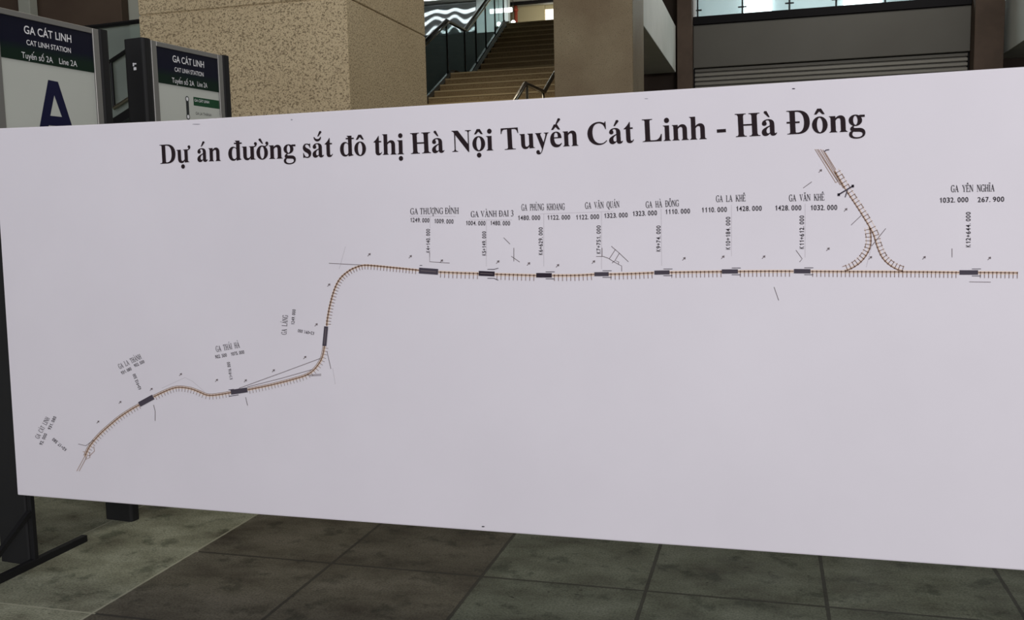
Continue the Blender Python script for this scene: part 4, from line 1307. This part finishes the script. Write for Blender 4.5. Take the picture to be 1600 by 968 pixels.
# ------------------------------------------------------------------ far left: walls and the small stair with a glass side
struct('wall_far', one_box(-12.9, -6.35, 11.36, 11.5, 0, 8.5), 'grey_wall')
a, b = at(47, 20, 11.2).x, at(190, 20, 11.2).x
pillar('pillar', 'broad dark brown panelled pillar behind the sign with the letter A', a, b, 11.2, 11.35, [], 'brown_wall')
a2, b2 = at(29, 20, 11.0).x, at(47, 20, 11.0).x
pillar('pillar', 'thin grey post beside the broad brown pillar, far left', a2, b2, 11.0, 11.15, [], 'grey_wall')
pillar('pillar', 'dark brown pillar at the left edge behind the letter A sign', at(-90, 20, 11.2).x, at(29, 20, 11.2).x, 11.2, 11.35, [], 'brown_wall')
lb = thing('side_stair_guard', 'milky glass stair guard with black rails between the two station signs', 'glass railing', (-6.9, 9.0, 0))


def al(u, v):
    p = at(u, v, 9.0)
    return (p.x, 9.0, p.z)


bm = bmesh.new()
p0, p1 = al(160, 40.5), al(216, 33.5)
tube(bm, [(p0[0] - 2.0, 9.0, p0[2] - 0.03), p0, p1, (-6.25, 9.0, 3.66)], 0.026, 8)
obj('top_rail', bm, 'rail_black', lb)
bm = bmesh.new()
q0, q1 = al(170, 98), al(197, 80)
sl = (q1[2] - q0[2]) / (q1[0] - q0[0])
ext = lambda p, x: (x, p[1], p[2] + sl * (x - p[0]))
tube(bm, [q0, ext(q0, -6.3)], 0.024, 8)
obj('stair_handrail', bm, 'rail_black', lb)
r0 = al(178, 169)
bm = bmesh.new()
tube(bm, [r0, ext(r0, -6.3)], 0.022, 8)
obj('lower_rail', bm, 'steel', lb)
bm = bmesh.new()
tube(bm, [al(173.5, 96), al(178.5, 169)], 0.018, 8)
obj('post', bm, 'rail_black', lb)
bm = bmesh.new()
x0 = al(165, 60)[0]
prism_y(bm, [(x0 - 1.8, 0.3), (-6.25, 0.3), (-6.25, 3.64), (x0 - 1.8, 3.6)], 9.04, 9.052)
obj('glass_pane', bm, 'frost_glass', lb)
s0 = al(176, 192)
bm = bmesh.new()
prism_y(bm, [ext(s0, -9.0)[::2], ext(s0, -6.25)[::2], (ext(s0, -6.25)[0], ext(s0, -6.25)[2] - 0.10), (ext(s0, -9.0)[0], ext(s0, -9.0)[2] - 0.10)], 8.9, 8.99)
obj('stringer', bm, 'rail_black', lb)

# ------------------------------------------------------------------ reflection bar and lamps at the head of the stairs
a, b = at(766, 18, 23.4), at(800, 17, 23.4)
lp = thing('strip_lamp', 'short bright strip lamp at the top of the stairs, left of the red pipe', 'ceiling light', ((a.x + b.x) / 2, 23.4, a.z))
bm = bmesh.new()
tube(bm, [(a.x, 23.4, a.z), (b.x, 23.4, a.z)], 0.055, 10)  # glowing bar modelled in place of a lamp reflected in the glass
obj('diffuser', bm, 'tube', lp, smooth=True)
for x in (a.x + 0.12, b.x - 0.12):
    bm = bmesh.new()
    tube(bm, [(x, 23.4, a.z + 0.05), (x, 23.4, 7.10)], 0.008, 6)
    obj('hanger', bm, 'rail_black', lp)
for (u, v), lab in (((802, 35), 'small round bright lamp at the top end of the stair handrail'), ((779.5, 37.5), 'small round bright lamp seen through the stair glass')):
    p = at(u, v, 23.0)
    gp = thing('globe_lamp', lab, 'lamp', (p.x, 23.0, p.z))
    bm = bmesh.new()
    bmesh.ops.create_uvsphere(bm, u_segments=16, v_segments=10, radius=0.055, matrix=Matrix.Translation((p.x, 23.0, p.z)))
    obj('globe', bm, 'tube', gp, smooth=True)
    bm = bmesh.new()
    tube(bm, [(p.x, 23.0, 7.10), (p.x, 23.0, p.z + 0.05)], 0.006, 6)
    obj('stem', bm, 'rail_black', gp)
